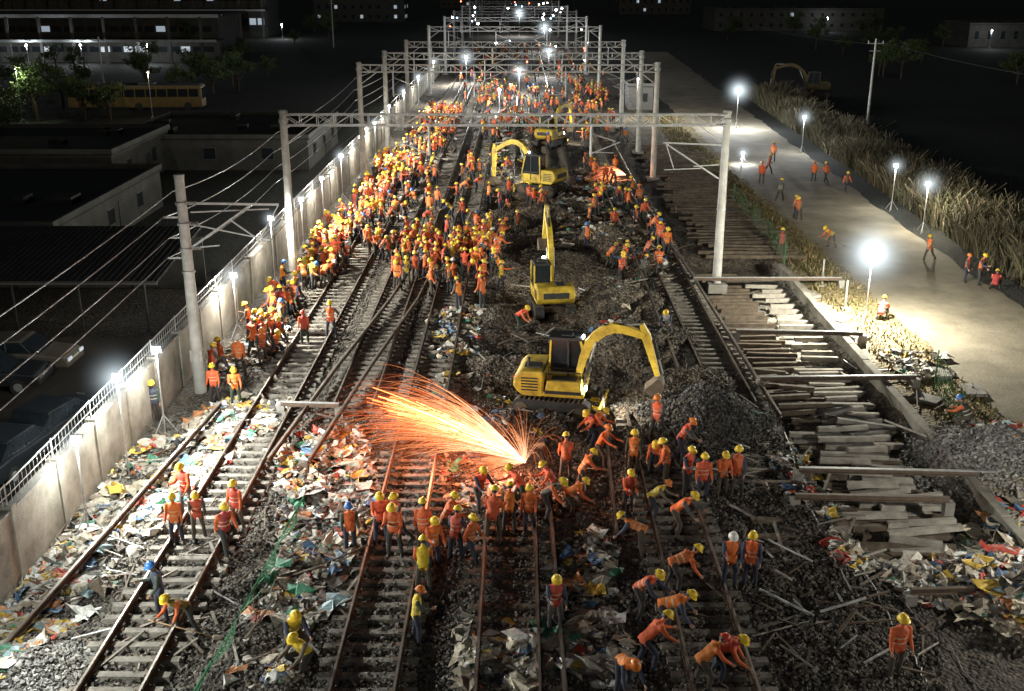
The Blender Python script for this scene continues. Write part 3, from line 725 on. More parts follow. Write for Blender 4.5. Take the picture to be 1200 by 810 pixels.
for a in [sparks('spark_fan',O,400,8.5,13.8,R(157),R(6.5),(4,46,29),1.15,.0085,1.0),
          sparks('spark_core',O,260,12,18,R(159),R(1.5),(17,27,22),.42,.028,6.0,2.0),
          sparks('spark_halo',O,170,10,15,R(158),R(3.5),(12,34,23),.62,.012,2.0),
          sparks('spark_spray',O,90,3,7,R(110),R(45),(30,85,60),.9,.008,.8),
          sparks('spark_ground',O,110,4,9,R(180),R(22),(-3,15,5),.5,.010,.9)]:
    a.parent=pe
sm=MB(); sm.sph((0,0,0),1.0,SMK,18,12); so_=sm.obj('glowing_smoke',parent=pe); so_.location=(-2.3,33.6,1.2); so_.scale=(4.6,1.7,1.8); so_.rotation_euler=(0,R(16),R(-21))
for p,e_ in(((-.3,32.6,.7),800),((-2.6,33.4,1.7),600),((-5,34,2.2),260)):
    l=bpy.data.lights.new('spark_light','POINT'); l.energy=e_; l.color=(1,.30,.14); l.shadow_soft_size=.3
    o=bpy.data.objects.new('spark_light',l); scn.collection.objects.link(o); o.location=p; o.parent=pe
x,y=G(733,212); a=sparks('grinding_sparks',np.array([x,y,.5]),110,4,8,R(180),R(20),(0,40,15),.6,.022,1.8)
l=bpy.data.lights.new('spark_light','POINT'); l.energy=420; l.color=(1,.35,.15); o=bpy.data.objects.new('spark_light',l); scn.collection.objects.link(o); o.location=(x-.8,y-.4,.7); o.parent=a

# ---------------------------------------------------------------- people
def hmat(name,stops,seed,rough=.6):
    m,t,b=newmat(name); N=t.nodes;L=t.links
    oi=N.new('ShaderNodeObjectInfo'); mu=N.new('ShaderNodeMath'); mu.operation='MULTIPLY'; mu.inputs[1].default_value=seed; L.new(oi.outputs['Random'],mu.inputs[0])
    fr=N.new('ShaderNodeMath'); fr.operation='FRACT'; L.new(mu.outputs[0],fr.inputs[0])
    r=N.new('ShaderNodeValToRGB'); r.color_ramp.interpolation='CONSTANT'
    els=r.color_ramp.elements
    while len(els)<len(stops): els.new(.5)
    for e_,(p,c) in zip(els,stops): e_.position=p; e_.color=(*c,1)
    L.new(fr.outputs[0],r.inputs[0])
    tc=N.new('ShaderNodeTexCoord'); n=N.new('ShaderNodeTexNoise'); n.inputs['Scale'].default_value=7; L.new(tc.outputs['Object'],n.inputs['Vector'])
    mr=N.new('ShaderNodeMapRange'); mr.inputs[3].default_value=.6; mr.inputs[4].default_value=1.3; L.new(n.outputs['Fac'],mr.inputs[0])
    sc=N.new('ShaderNodeVectorMath'); sc.operation='SCALE'; L.new(r.outputs[0],sc.inputs[0]); L.new(mr.outputs[0],sc.inputs['Scale'])
    L.new(sc.outputs[0],b.inputs['Base Color']); b.inputs['Roughness'].default_value=rough
    return m
M['helmet']=hmat('hard_hat',[(0,(.80,.55,.03)),(.72,(.70,.20,.03)),(.8,(.60,.06,.03)),(.88,(.70,.70,.67)),(.95,(.05,.18,.50))],7.31,.35)
M['sleeve']=hmat('jacket_sleeve',[(0,(.62,.13,.04)),(.48,(.05,.06,.10)),(.66,(.08,.08,.075)),(.76,(.05,.07,.05)),(.88,(.16,.13,.10))],13.7,.85)
M['trouser']=hmat('work_trousers',[(0,(.028,.034,.055)),(.35,(.04,.04,.04)),(.6,(.07,.06,.045)),(.8,(.03,.045,.03)),(.92,(.09,.09,.10))],23.1,.9)
M['skin']=mat('skin',(.38,.22,.15),.6,var=.12)
M['boot']=mat('rubber_boot',(.03,.028,.025),.6)
M['wood']=mat('tool_handle_wood',(.35,.22,.11),.7)
def vestmat():
    m,t,b=newmat('hi_vis_vest'); N=t.nodes;L=t.links
    oi=N.new('ShaderNodeObjectInfo'); a=N.new('ShaderNodeAttribute'); a.attribute_name='spine_t'
    def band(c,wd):
        s=N.new('ShaderNodeMath'); s.operation='SUBTRACT'; L.new(a.outputs['Fac'],s.inputs[0]); s.inputs[1].default_value=c
        q=N.new('ShaderNodeMath'); q.operation='ABSOLUTE'; L.new(s.outputs[0],q.inputs[0])
        k=N.new('ShaderNodeMath'); k.operation='LESS_THAN'; L.new(q.outputs[0],k.inputs[0]); k.inputs[1].default_value=wd; return k
    k1=band(.22,.032);k2=band(.50,.032)
    ad=N.new('ShaderNodeMath'); ad.operation='MAXIMUM'; L.new(k1.outputs[0],ad.inputs[0]);L.new(k2.outputs[0],ad.inputs[1])
    gt=N.new('ShaderNodeMath'); gt.operation='GREATER_THAN'; gt.inputs[1].default_value=.45; L.new(oi.outputs['Random'],gt.inputs[0])
    am=N.new('ShaderNodeMath'); am.operation='MULTIPLY'; L.new(ad.outputs[0],am.inputs[0]); L.new(gt.outputs[0],am.inputs[1])
    am2=N.new('ShaderNodeMath'); am2.operation='MULTIPLY'; L.new(am.outputs[0],am2.inputs[0]); am2.inputs[1].default_value=.8
    tc=N.new('ShaderNodeTexCoord'); n=N.new('ShaderNodeTexNoise'); n.inputs['Scale'].default_value=6; L.new(tc.outputs['Object'],n.inputs['Vector'])
    mr=N.new('ShaderNodeMapRange'); mr.inputs[3].default_value=.5; mr.inputs[4].default_value=1.25; L.new(n.outputs['Fac'],mr.inputs[0])
    sc=N.new('ShaderNodeVectorMath'); sc.operation='SCALE'; L.new(oi.outputs['Color'],sc.inputs[0]); L.new(mr.outputs[0],sc.inputs['Scale'])
    mx=N.new('ShaderNodeMix'); mx.data_type='RGBA'; L.new(am2.outputs[0],mx.inputs['Factor']); L.new(sc.outputs[0],mx.inputs['A']); mx.inputs['B'].default_value=(.55,.53,.38,1)
    L.new(mx.outputs['Result'],b.inputs['Base Color']); b.inputs['Roughness'].default_value=.75
    bp=N.new('ShaderNodeBump'); bp.inputs['Strength'].default_value=.7; bp.inputs['Distance'].default_value=.04; n2=N.new('ShaderNodeTexNoise'); n2.inputs['Scale'].default_value=12; L.new(tc.outputs['Object'],n2.inputs['Vector']); L.new(n2.outputs['Fac'],bp.inputs['Height']); L.new(bp.outputs[0],b.inputs['Normal'])
    return m
M['vest']=vestmat()
SLOTS=['vest','sleeve','trouser','boot','skin']
def ringloft(b,secs,m,n=12):
    vs=[]
    for c,u,v,a,bb in secs:
        for i in range(n):
            t=2*math.pi*i/n; vs.append(c+u*(a*math.cos(t))+v*(bb*math.sin(t)))
    fs=[]
    for j in range(len(secs)-1):
        for i in range(n): fs.append((j*n+i,j*n+(i+1)%n,(j+1)*n+(i+1)%n,(j+1)*n+i))
    fs+=[tuple(range(n-1,-1,-1)),tuple(range((len(secs)-1)*n,len(secs)*n))]
    b.add(vs,fs,m)
def person(name,lean=3,legs=((5,5,4),(-5,5,4)),arms=((8,8,20),(5,8,20)),head=5,tool=None,vox=.021,twist=0):
    b=MB(); V=Vector
    def dirv(p,s,ab): p=R(p);ab=R(ab); return V((s*math.sin(ab),-math.sin(p)*math.cos(ab),-math.cos(p)*math.cos(ab)))
    drops=[]
    L1,L2=.43,.42
    for s,(a,k,ab) in zip((-1,1),legs): drops.append(-(dirv(a,s,ab)*L1+dirv(a-k,s,ab*.4)*L2).z)
    hip=V((0,0,max(drops)+.09))
    sd=V((0,-math.sin(R(lean)),math.cos(R(lean)))); fw=V((0,-math.cos(R(lean)),-math.sin(R(lean)))); xx=V((1,0,0))
    tw=Matrix.Rotation(R(twist),3,sd); xt=tw@xx; fwt=tw@fw
    segs=[]
    spn=[(-.10,.165,.115),(0,.170,.125),(.10,.158,.118),(.20,.160,.118),(.32,.182,.128),(.42,.190,.120),(.48,.150,.095),(.515,.07,.07)]
    ringloft(b,[(hip+sd*h_, xx.lerp(xt,max(0,h_)*2) , fw.lerp(fwt,max(0,h_)*2),a_,c_) for h_,a_,c_ in spn],'vest',16)
    segs.append((hip-sd*.08,hip+sd*.47,.15,0))
    neck=hip+sd*.50; hd=V((0,-math.sin(R(lean*.75+head)),math.cos(R(lean*.75+head))))
    b.cyl(neck-sd*.04,neck+hd*.12,.06,.055,'skin',10); segs.append((neck+sd*.02,neck+hd*.14,.06,4))
    ank=[]
    for s,(a,k,ab) in zip((-1,1),legs):
        h0=hip+xx*(s*.095)-V((0,0,.02)); d1=dirv(a,s,ab); kn=h0+d1*L1; d2=dirv(a-k,s,ab*.4); an=kn+d2*L2; ank.append(an)
        b.cyl(h0-d1*.03,kn,.100,.066,'trouser',12); b.sph(h0,.10,'trouser'); b.sph(kn,.068,'trouser')
        b.cyl(kn,kn+d2*.15,.066,.068,'trouser',12); b.cyl(kn+d2*.15,an,.068,.052,'trouser',12)
        segs+=[(h0,kn,.085,2),(kn,an-d2*.10,.06,2),(an-d2*.12,an,.055,3)]
        tilt=max(-35,min(25,(a-k)))*.5 if (an.z>.16) else 0
        f=V((s*.12,-math.cos(R(tilt)),math.sin(R(tilt)))).normalized(); up=xx.cross(f)*-1
        if up.z<0: up=-up
        an0=an
        ringloft(b,[(an0-f*.07-up*.035,xx,up,.036,.045),(an0-f*.02-up*.035,xx,up,.044,.055),(an0+f*.08-up*.045,xx,up,.046,.042),(an0+f*.16-up*.055,xx,up,.048,.032),(an0+f*.20-up*.06,xx,up,.032,.022)],'boot',10)
        b.sph(an0,.056,'boot'); segs.append((an0-f*.05-up*.04,an0+f*.17-up*.05,.05,3))
    hands=[]
    for s,(p,ab,el) in zip((-1,1),arms):
        sh0=hip+sd*.435+xt*(s*.185); d1=dirv(p,s,ab); e0=sh0+d1*.28; d2=dirv(p+el,s,-ab*.3 if el>25 else ab*.6); w0=e0+d2*.245
        b.sph(sh0,.072,'sleeve'); b.cyl(sh0,e0,.064,.050,'sleeve',12); b.sph(e0,.052,'sleeve'); b.cyl(e0,w0,.050,.038,'sleeve',12)
        segs+=[(sh0+d1*.03,e0,.055,1),(e0,w0,.045,1)]; hands.append((w0,d2,s))
    tmp=b.mesh('tmp'); to=bpy.data.objects.new('tmp',tmp); scn.collection.objects.link(to)
    r_=to.modifiers.new('r','REMESH'); r_.mode='VOXEL'; r_.voxel_size=vox
    sm=to.modifiers.new('s','SMOOTH'); sm.factor=.5; sm.iterations=3
    dg=bpy.context.evaluated_depsgraph_get(); ev=to.evaluated_get(dg); em=ev.to_mesh()
    nv=len(em.vertices); co=np.empty(nv*3,np.float32); em.vertices.foreach_get('co',co); co=co.reshape(-1,3).astype(float)
    faces=[tuple(p.vertices) for p in em.polygons]; cen=np.array([co[list(f)].mean(0) for f in faces])
    ev.to_mesh_clear(); bpy.data.objects.remove(to); bpy.data.meshes.remove(tmp)
    best=np.full(len(cen),9e9); lab=np.zeros(len(cen),int)
    for p,q,r0,l_ in segs:
        p=np.array(p);q=np.array(q);d=q-p; t=np.clip(((cen-p)@d)/(d@d),0,1); dist=np.linalg.norm(cen-(p+t[:,None]*d),axis=1)-r0
        k=dist<best; best[k]=dist[k]; lab[k]=l_
    o=MB(); 
    for s_ in SLOTS: o.mi(s_)
    o.v=[tuple(c) for c in co]; o.f=faces; o.m=lab.tolist()
    for w0,d,s in hands:
        wa=V((0,-1,0)); wa=(wa-d*wa.dot(d)); 
        if wa.length<.2: wa=V((0,0,1))-d*d.z
        wa.normalize(); n_=d.cross(wa).normalized()
        if n_.x*s>0: n_=-n_
        ringloft(o,[(w0-d*.02,wa,n_,.028,.022),(w0+d*.03,wa,n_,.038,.019),(w0+d*.085,wa,n_,.042,.016),(w0+d*.10,wa,n_,.036,.012)],'skin',8)
        for i,(ln) in enumerate((.060,.075,.080,.072)):
            c=w0+d*.09+wa*(-.031+i*.0205); cur=[c]
            dd=d.copy()
            for j in range(3):
                dd=(Matrix.Rotation(R(28 if tool is None else 55),3,wa)@dd) if (Matrix.Rotation(R(20),3,wa)@dd).dot(n_)>dd.dot(n_) else (Matrix.Rotation(R(-28 if tool is None else -55),3,wa)@dd)
                cur.append(cur[-1]+dd*ln/3)
            for j in range(3): o.cyl(cur[j],cur[j+1],.0095-.001*j,.0085-.001*j,'skin',5)
        t0=w0+d*.03+wa*.03; t1=t0+(d*.6+wa*.7+n_*.2).normalized()*.035; t2=t1+(d*.9+wa*.2+n_*.3).normalized()*.03
        o.cyl(t0,t1,.012,.010,'skin',5); o.cyl(t1,t2,.010,.008,'skin',5)
    hb=MB(); hb.sph((0,0,0),1,'skin',16,12)
    hc=neck+hd*.20; fd=(V((0,-1,0))-hd*V((0,-1,0)).dot(hd)).normalized(); rt=Matrix((V((1,0,0)),-fd,hd)).transposed()
    vs=[]
    for v in hb.v:
        x_,y_,z_=v
        sx=.077*(1-.25*max(0,-z_)); yy=y_*.095*(1-.12*max(0,-z_)); zz=z_*.118
        if y_<-.8 and abs(x_)<.3 and -.35<z_<.15: yy-=.018
        vs.append(hc+rt@V((x_*sx,yy,zz)))
    o.add(vs,hb.f,'skin')
    T=lambda a,c,d: hc+rt@V((a,c,d))
    for s in(-1,1):
        o.sph(T(s*.030,-.084,.012),.011,'whitep',6,4); o.sph(T(s*.030,-.093,.012),.006,'dark',6,4)
        o.sph(T(s*.078,.005,-.005),.024,'skin',6,5,(.4,.8,1.2))
        o.bar(T(s*.016,-.092,.033),T(s*.046,-.084,.033),.008,.008,'dark')
    o.sph(T(0,-.100,-.020),.015,'skin',6,5,(.8,1,1.2)); o.bar(T(-.022,-.086,-.057),T(.022,-.086,-.057),.008,.009,'dark')
    o.bar(T(0,.06,-.06),T(0,.075,.03),.13,.05,'dark')
    hs=[]; K=14
    for z_,r1,r2 in((.028,.118,.138),(.05,.115,.133),(.095,.104,.118),(.135,.078,.088),(.158,.04,.045)): 
        hs.append((T(0,.004,z_),rt@V((1,0,0)),rt@V((0,1,0)),r1,r2))
    ringloft(o,hs,'helmet',K)
    hs=[(T(0,-.010,.022),rt@V((1,0,0)),rt@V((0,1,0)),.135,.168),(T(0,-.010,.034),rt@V((1,0,0)),rt@V((0,1,0)),.133,.165)]; ringloft(o,hs,'helmet',K)
    o.bar(T(0,-.10,.115),T(0,.10,.118),.03,.03,'helmet'); o.bar(T(0,-.06,.15),T(0,.07,.15),.03,.03,'helmet')
    if tool=='shovel':
        (wa_,da,_),(wb,db,_)=hands; p=wa_+da*.09;q=wb+db*.09
        if p.z<q.z: p,q=q,p
        dd=(q-p).normalized(); end=q+dd*max(.3,min(1.1,(q.z-.1)/max(.25,-dd.z)))
        o.cyl(p-dd*.15,end,.017,.017,'wood',6); xs_=dd.cross(V((0,0,1)));xs_=xs_.normalized() if xs_.length>.01 else V((1,0,0)); nn=xs_.cross(dd)
        ringloft(o,[(end-dd*.04,xs_,nn,.05,.02),(end+dd*.04,xs_,nn,.11,.02),(end+dd*.2,xs_,nn,.10,.012),(end+dd*.27,xs_,nn,.03,.008)],'dirtysteel',8)
    cy=(ank[0].y+ank[1].y)/2
    o.v=[(a,c-cy,d) for a,c,d in o.v]
    me=o.mesh(name)
    at=me.attributes.new('spine_t','FLOAT','POINT'); hip2=np.array((0,-cy,hip.z)); vv=np.array(o.v)
    at.data.foreach_set('value',(((vv-hip2)@np.array(sd))/.5).astype(np.float32))
    me.polygons.foreach_set('use_smooth',[i<len(faces) for i in range(len(o.f))])
    return me
POSE={}
POSE['stand']=person('worker_standing')
POSE['stand2']=person('worker_standing_b',lean=6,legs=((8,10,6),(-3,4,8)),arms=((25,6,75),(10,10,30)),head=18)
POSE['hips']=person('worker_hands_on_hips',lean=2,arms=((-15,38,70),(-15,38,70)),legs=((4,4,9),(-4,4,9)))
POSE['walk']=person('worker_walking',lean=8,legs=((26,12,3),(-20,22,3)),arms=((-22,8,20),(24,8,30)))
POSE['shovel']=person('worker_with_shovel',lean=28,legs=((22,24,9),(-8,14,9)),arms=((38,4,40),(20,6,20)),head=15,tool='shovel',twist=12)
POSE['bend']=person('worker_bending',lean=72,legs=((20,26,10),(4,20,10)),arms=((16,8,22),(28,6,14)),head=-8,twist=10)
POSE['bend3']=person('worker_stooping',lean=48,legs=((30,44,11),(10,30,11)),arms=((30,8,22),(42,6,30)),head=8,twist=-12)
POSE['bend2']=person('worker_bending_with_shovel',lean=55,legs=((28,36,9),(-6,16,9)),arms=((30,4,35),(12,6,20)),head=0,tool='shovel',twist=15)
POSE['crouch']=person('worker_crouching',lean=32,legs=((98,138,14),(70,128,14)),arms=((40,10,40),(45,8,30)),head=10)
POSE['reach']=person('worker_pointing',lean=5,legs=((8,6,6),(-8,8,6)),arms=((82,10,12),(8,8,25)),head=0)
POSE['carry']=person('worker_pulling',lean=24,legs=((34,30,6),(-22,14,6)),arms=((48,6,25),(55,6,20)),head=5)
ORG=(.78,.15,.035)
npl=0
def worker(x,y,pose=None,rot=None,col=None):
    global npl
    if pose is None: pose=random.choices(['stand','stand2','hips','walk','shovel','bend','bend3','bend2','crouch','reach','carry'],[16,18,7,14,12,5,8,8,5,5,8])[0]
    if rot is None: rot=random.uniform(-math.pi,math.pi)
    o=bpy.data.objects.new('construction_worker',POSE[pose]); scn.collection.objects.link(o)
    z=hz(x,y)
    for c,a,b_ in TRK:
        if abs(x-sh(y)-c)<1.2 and a<y<b_ and c!=-12.0: z=max(z,.10)
    o.location=(x,y,z-.01); o.rotation_euler=(0,0,rot); s=random.uniform(.92,1.04); o.scale=(s*random.uniform(1,1.1),s*random.uniform(1,1.1),s)
    if col is None:
        r=random.random(); k=random.uniform(.7,1.1)
        col=(ORG[0]*k,ORG[1]*k*random.uniform(.75,1.7),ORG[2]*random.uniform(.8,2)) if r<.84 else random.choice([(.62,.46,.04),(.62,.46,.04),(.06,.08,.13),(.09,.09,.08),(.5,.08,.05)])
    o.color=(*col,1); npl+=1; return o
YEL=(.70,.50,.03)
near=[(497,697,'stand2',180,YEL),(488,757,'stand2',100,YEL),(650,742,'stand2',10,None),(411,648,'stand',20,None),(463,655,'stand2',None,None),(497,655,'stand',180,None),(534,655,'stand2',150,None),(549,660,'walk',60,None),(519,637,'carry',90,None),(447,640,'stand2',None,None),
(597,627,'stand2',170,None),(621,627,'stand',None,None),(664,603,'bend2',80,None),(650,590,'shovel',-90,None),(663,565,'stand2',None,None),(735,603,'stand2',20,None),(768,560,'bend3',None,None),(803,583,'stand2',40,None),(822,590,'stand',0,None),(845,582,'stand2',None,None),(863,582,'stand',-30,None),(770,530,'walk',None,None),
(790,632,'bend3',70,None),(752,650,'bend',250,None),(787,697,'bend',100,None),(853,692,'stand2',0,None),(878,688,'stand',-20,None),(748,722,'bend3',60,None),(775,745,'bend',80,None),(755,785,'bend3',110,None),(728,812,'bend',20,None),(820,812,'bend3',100,None),(838,800,'bend2',60,None),
(1046,797,'stand',10,None),(221,605,'stand2',None,(.55,.07,.04)),(209,640,'stand',0,None),(234,635,'stand2',20,(.55,.1,.05)),(265,650,'walk',40,(.42,.06,.05)),(280,623,'stand',-20,(.55,.07,.04)),(192,728,'stand2',-60,(.04,.05,.09)),(222,745,'bend2',-40,(.25,.18,.03)),(345,760,'crouch',30,YEL),(357,785,'crouch',-30,YEL),
(253,472,'stand',0,None),(277,476,'stand2',20,None),(264,440,'walk',None,None),(283,440,'stand',None,None),(183,495,'stand',10,(.05,.06,.09)),(250,450,'stand2',None,None),(300,407,'stand',None,None),(325,410,'carry',None,None),(319,378,'stand',None,None),(358,405,'stand',0,None),(389,398,'hips',0,None),(312,415,'walk',None,None),(294,395,'stand2',None,None),(330,395,'stand',None,None),
(607,382,'bend2',None,None),(566,370,'stand2',None,None),(690,528,'bend3',80,None),(700,527,'bend3',-60,None),(612,600,'shovel',-80,None),(560,600,'carry',None,None),(640,612,'bend3',60,None),(578,640,'stand2',160,None),(700,545,'carry',60,None),(780,575,'stand2',None,None),(795,545,'shovel',60,None),(762,612,'bend3',80,None),(680,575,'shovel',90,None),(742,560,'stand',None,None),(470,640,'walk',None,None),(508,665,'stand2',None,None),
(930,256,'stand',None,None),(936,258,'stand2',None,None),(892,215,'stand',None,None),(913,236,'walk',None,(.1,.1,.1)),(953,213,'stand',None,None),(975,290,'bend2',None,None),(899,204,'walk',None,None),(1089,305,'walk',-60,None),(1130,331,'stand',None,None),(1146,334,'stand2',None,None),(915,300,'walk',None,(.3,.08,.05)),(1165,340,'crouch',None,(.4,.05,.05)),(990,225,'walk',None,(.15,.08,.06)),(780,302,'stand2',None,None),(772,325,'shovel',None,None),(735,252,'stand',None,None),(1032,375,'crouch',None,(.4,.05,.05)),(636,250,'stand2',None,None),(605,268,'stand',None,None),(538,365,'stand2',None,None),(505,350,'stand',None,None),(780,400,'crouch',None,(.4,.4,.38)),(1128,520,'crouch',None,(.05,.05,.05)),(968,215,'walk',None,None),(905,190,'stand',None,None)]
for u,v,p,r,c in near:
    x,y=G(u,v); worker(x,y,p,None if r is None else R(r),c)
def crowd(uvs,n,mind=.45,avoid=()):
    P=[G(*p) for p in uvs]; a=np.array(P); k=0; tries=0; pts=[]
    while k<n and tries<n*60:
        tries+=1; x=random.uniform(a[:,0].min(),a[:,0].max());y=random.uniform(a[:,1].min(),a[:,1].max())
        if not inpoly(P,np.array([x]),np.array([y]))[0]: continue
        if any((x-p[0])**2+(y-p[1])**2<mind**2 for p in pts): continue
        pts.append((x,y)); worker(x,y); k+=1
crowd([(345,345),(400,335),(420,280),(385,270)],44)
crowd([(385,290),(425,290),(480,215),(450,190)],70)
crowd([(425,270),(470,270),(500,215),(480,200)],26)
crowd([(450,215),(500,215),(545,140),(505,130)],110)
crowd([(425,290),(590,275),(590,330),(440,310)],66)
crowd([(460,345),(590,350),(585,300),(470,310)],32)
crowd([(480,270),(600,270),(600,200),(500,200)],26,.6)
crowd([(560,170),(640,170),(650,115),(565,115)],55)
crowd([(640,180),(735,170),(715,110),(650,115)],55)
crowd([(690,330),(740,330),(730,200),(680,200)],22,.7)
crowd([(515,130),(720,120),(690,60),(545,60)],150,.6)
crowd([(740,330),(800,360),(760,250),(730,220)],10,.6)
crowd([(575,265),(660,262),(655,232),(590,232)],6,.8)
crowd([(270,440),(340,420),(360,350),(330,340)],18,.5)

# ---------------------------------------------------------------- vegetation
def reeds(name,n,fx,y0,y1,hmin,hmax,cols):
    y=rng.uniform(y0,y1,n); x=fx(y,rng.random(n)); h=rng.uniform(hmin,hmax,n)*(0.35+1.5*np.clip(fbm(x*.5,y*.5)+.4,0,1)); a=rng.uniform(0,6.28,n); wd=rng.uniform(.012,.035,n)
    lx=rng.normal(0,.3,n)*h; ly=rng.normal(0,.3,n)*h
    dx=np.cos(a)*wd;dy=np.sin(a)*wd
    V=np.stack([np.stack([x-dx,y-dy,0*x],-1),np.stack([x+dx,y+dy,0*x],-1),np.stack([x+lx*.4+dx*1.3,y+ly*.4+dy*1.3,h*.6],-1),np.stack([x+lx*.4-dx*1.3,y+ly*.4-dy*1.3,h*.6],-1),np.stack([x+lx+dx*.4,y+ly+dy*.4,h],-1),np.stack([x+lx-dx*.4,y+ly-dy*.4,h*.97],-1)],1)
    base=np.array([(0,1,2,3),(3,2,4,5)]); Fc=(base[None]+np.arange(n)[:,None,None]*6).reshape(-1,4)
    c=np.array(cols)[rng.integers(0,len(cols),n)]*rng.uniform(.5,1.2,(n,1))
    return npmesh(name,V.reshape(-1,3),Fc,[M['stone']],np.repeat(c,6,0))
reeds('roadside_reeds',42000,lambda y,r:27.6+.05*np.maximum(0,y-60)+r*5.5,38,150,.7,2.0,[(.13,.105,.06),(.09,.085,.045),(.06,.065,.035),(.17,.14,.09)])
reeds('verge_grass',9000,lambda y,r:16+r*2.8,36,130,.06,.28,[(.20,.17,.07),(.12,.13,.04),(.25,.19,.09)])
def tree_mesh(h,seed):
    rr=random.Random(seed); b=MB(); b.cyl((0,0,-.2),(0,0,h*.45),.22,.13,'bark',8)
    tips=[]
    for i in range(9):
        a=rr.uniform(0,6.28); z0=h*rr.uniform(.25,.45); r=h*rr.uniform(.18,.36); t=(math.cos(a)*r,math.sin(a)*r,h*rr.uniform(.5,.88)); b.cyl((0,0,z0),t,.08,.025,'bark',5); tips.append(t)
    tips.append((0,0,h*.9))
    for t in tips:
        for k in range(3):
            c=Vector(t)+Vector((rr.gauss(0,.5),rr.gauss(0,.5),rr.gauss(0,.4)))
            for j in range(60):
                p=c+Vector((rr.gauss(0,.42),rr.gauss(0,.42),rr.gauss(0,.32)))*h*.13; s=rr.uniform(.10,.22)
                q=Quaternion((rr.gauss(0,1),rr.gauss(0,1),rr.gauss(0,1),rr.gauss(0,1))).normalized()
                b.add([p+q@Vector(v) for v in((-s,0,0),(0,-s*.5,0),(s,0,0),(0,s*.5,0))],[(0,1,2,3)],'leaf')
    return b.mesh('tree')
TM=[tree_mesh(5.5,1),tree_mesh(6.5,2),tree_mesh(5,3)]
def tree(x,y,s=1): 
    o=bpy.data.objects.new('tree',random.choice(TM)); scn.collection.objects.link(o); o.location=(x,y,0); o.rotation_euler=(0,0,random.uniform(0,6)); o.scale=(s,s,s*random.uniform(.85,1.15))
for u,v in[(5,150),(40,132),(75,128),(100,140),(130,142),(60,118),(20,115),(215,118),(250,112),(280,108),(95,112)]:
    x,y=G(u,v); tree(x,y,random.uniform(.7,1.0))
for i in range(34):
    y=random.uniform(60,330); x=random.uniform(46,60)+y*.25*random.random(); tree(x,y,random.uniform(.7,1.2))
for i in range(22):
    y=random.uniform(95,330); x=-random.uniform(28,60)-y*.12*random.random(); tree(x,y,random.uniform(.6,1.1))
# ---------------------------------------------------------------- buildings
def block(name,x0,x1,y0,y1,h,wm='plaster',rm='roof',floors=1,lit=.1,parapet=.35,spacing=3.0):
    e=empty(name,(x0,y0,0)); W=x1-x0;D=y1-y0
    b=MB(); b.box((W/2,D/2,h/2),(W,D,h),wm); b.obj('walls',parent=e)
    b=MB(); b.box((W/2,D/2,h+.06),(W+.3,D+.3,.12),rm)
    for c,s in(((W/2,-.05),(W+.3,.2)),((W/2,D+.05),(W+.3,.2))): b.box((c[0],c[1],h+.12+parapet/2),(s[0],s[1],parapet),wm)
    for c,s in(((-.05,D/2),(.2,D-.1)),((W+.05,D/2),(.2,D-.1))): b.box((c[0],c[1],h+.12+parapet/2),(s[0],s[1],parapet),wm)
    for k in range(int(W*D/40)+1): b.box((random.uniform(1,max(1.1,W-1)),random.uniform(1,max(1.1,D-1)),h+.35),(random.uniform(.6,1.6),random.uniform(.6,1.6),.5),'roof')
    b.obj('roof',parent=e)
    b=MB(); fh=h/floors
    def win(cx,cy,z,ax):
        m='winlit' if random.random()<lit else 'glass'
        sz=(1.0,.06,fh*.36) if ax=='y' else (.06,1.0,fh*.36); sf=(1.12,.04,fh*.36+.1) if ax=='y' else (.04,1.12,fh*.36+.1)
        b.box((cx,cy,z),sf,'frame'); 
        o_=.02; b.box((cx-(0 if ax=='y' else -o_),cy-(o_ if ax=='y' else 0),z),sz,m)
    for f in range(floors):
        z=fh*(f+.55)
        for k in range(int(W/spacing)): win(spacing*(k+.6),-.02,z,'y')
        for k in range(int(D/spacing)): win(W+.02,spacing*(k+.6),z,'x')
    b.obj('windows',parent=e)
    b=MB(); b.box((W+.02,D*.5+1.2,1.05),(.06,1.0,2.1),'dark'); b.obj('door',parent=e)
    return e
block('low_brick_building',-38,-25.5,58,77,2.6,lit=0,spacing=5.5)
block('low_workshop',-60,-30,80,94,3.2,lit=0,floors=1,spacing=6)
block('low_workshop',-34,-17.5,92,108,2.6,lit=0,spacing=5)
e=empty('open_shed',(-33,48,0)); b=MB(); b.box((8,3.6,2.9),(17,8.0,.1),'roof',Matrix.Rotation(R(6),3,'X'))
for k in range(57): b.box((-.2+k*.3,3.6,2.955),(.05,8.0,.02),'roof',Matrix.Rotation(R(6),3,'X'))
b.box((8,-.35,2.47),(17.1,.06,.16),'frame')
for k in range(6):
    for yy in(.0,7.2): b.cyl((.3+k*3.1,yy,0),(.3+k*3.1,yy,2.5 if yy<1 else 3.2),.06,.06,'dark',8)
b.box((8,7.5,1.4),(17,.12,2.8),'plaster'); b.obj('roof_and_posts',parent=e)
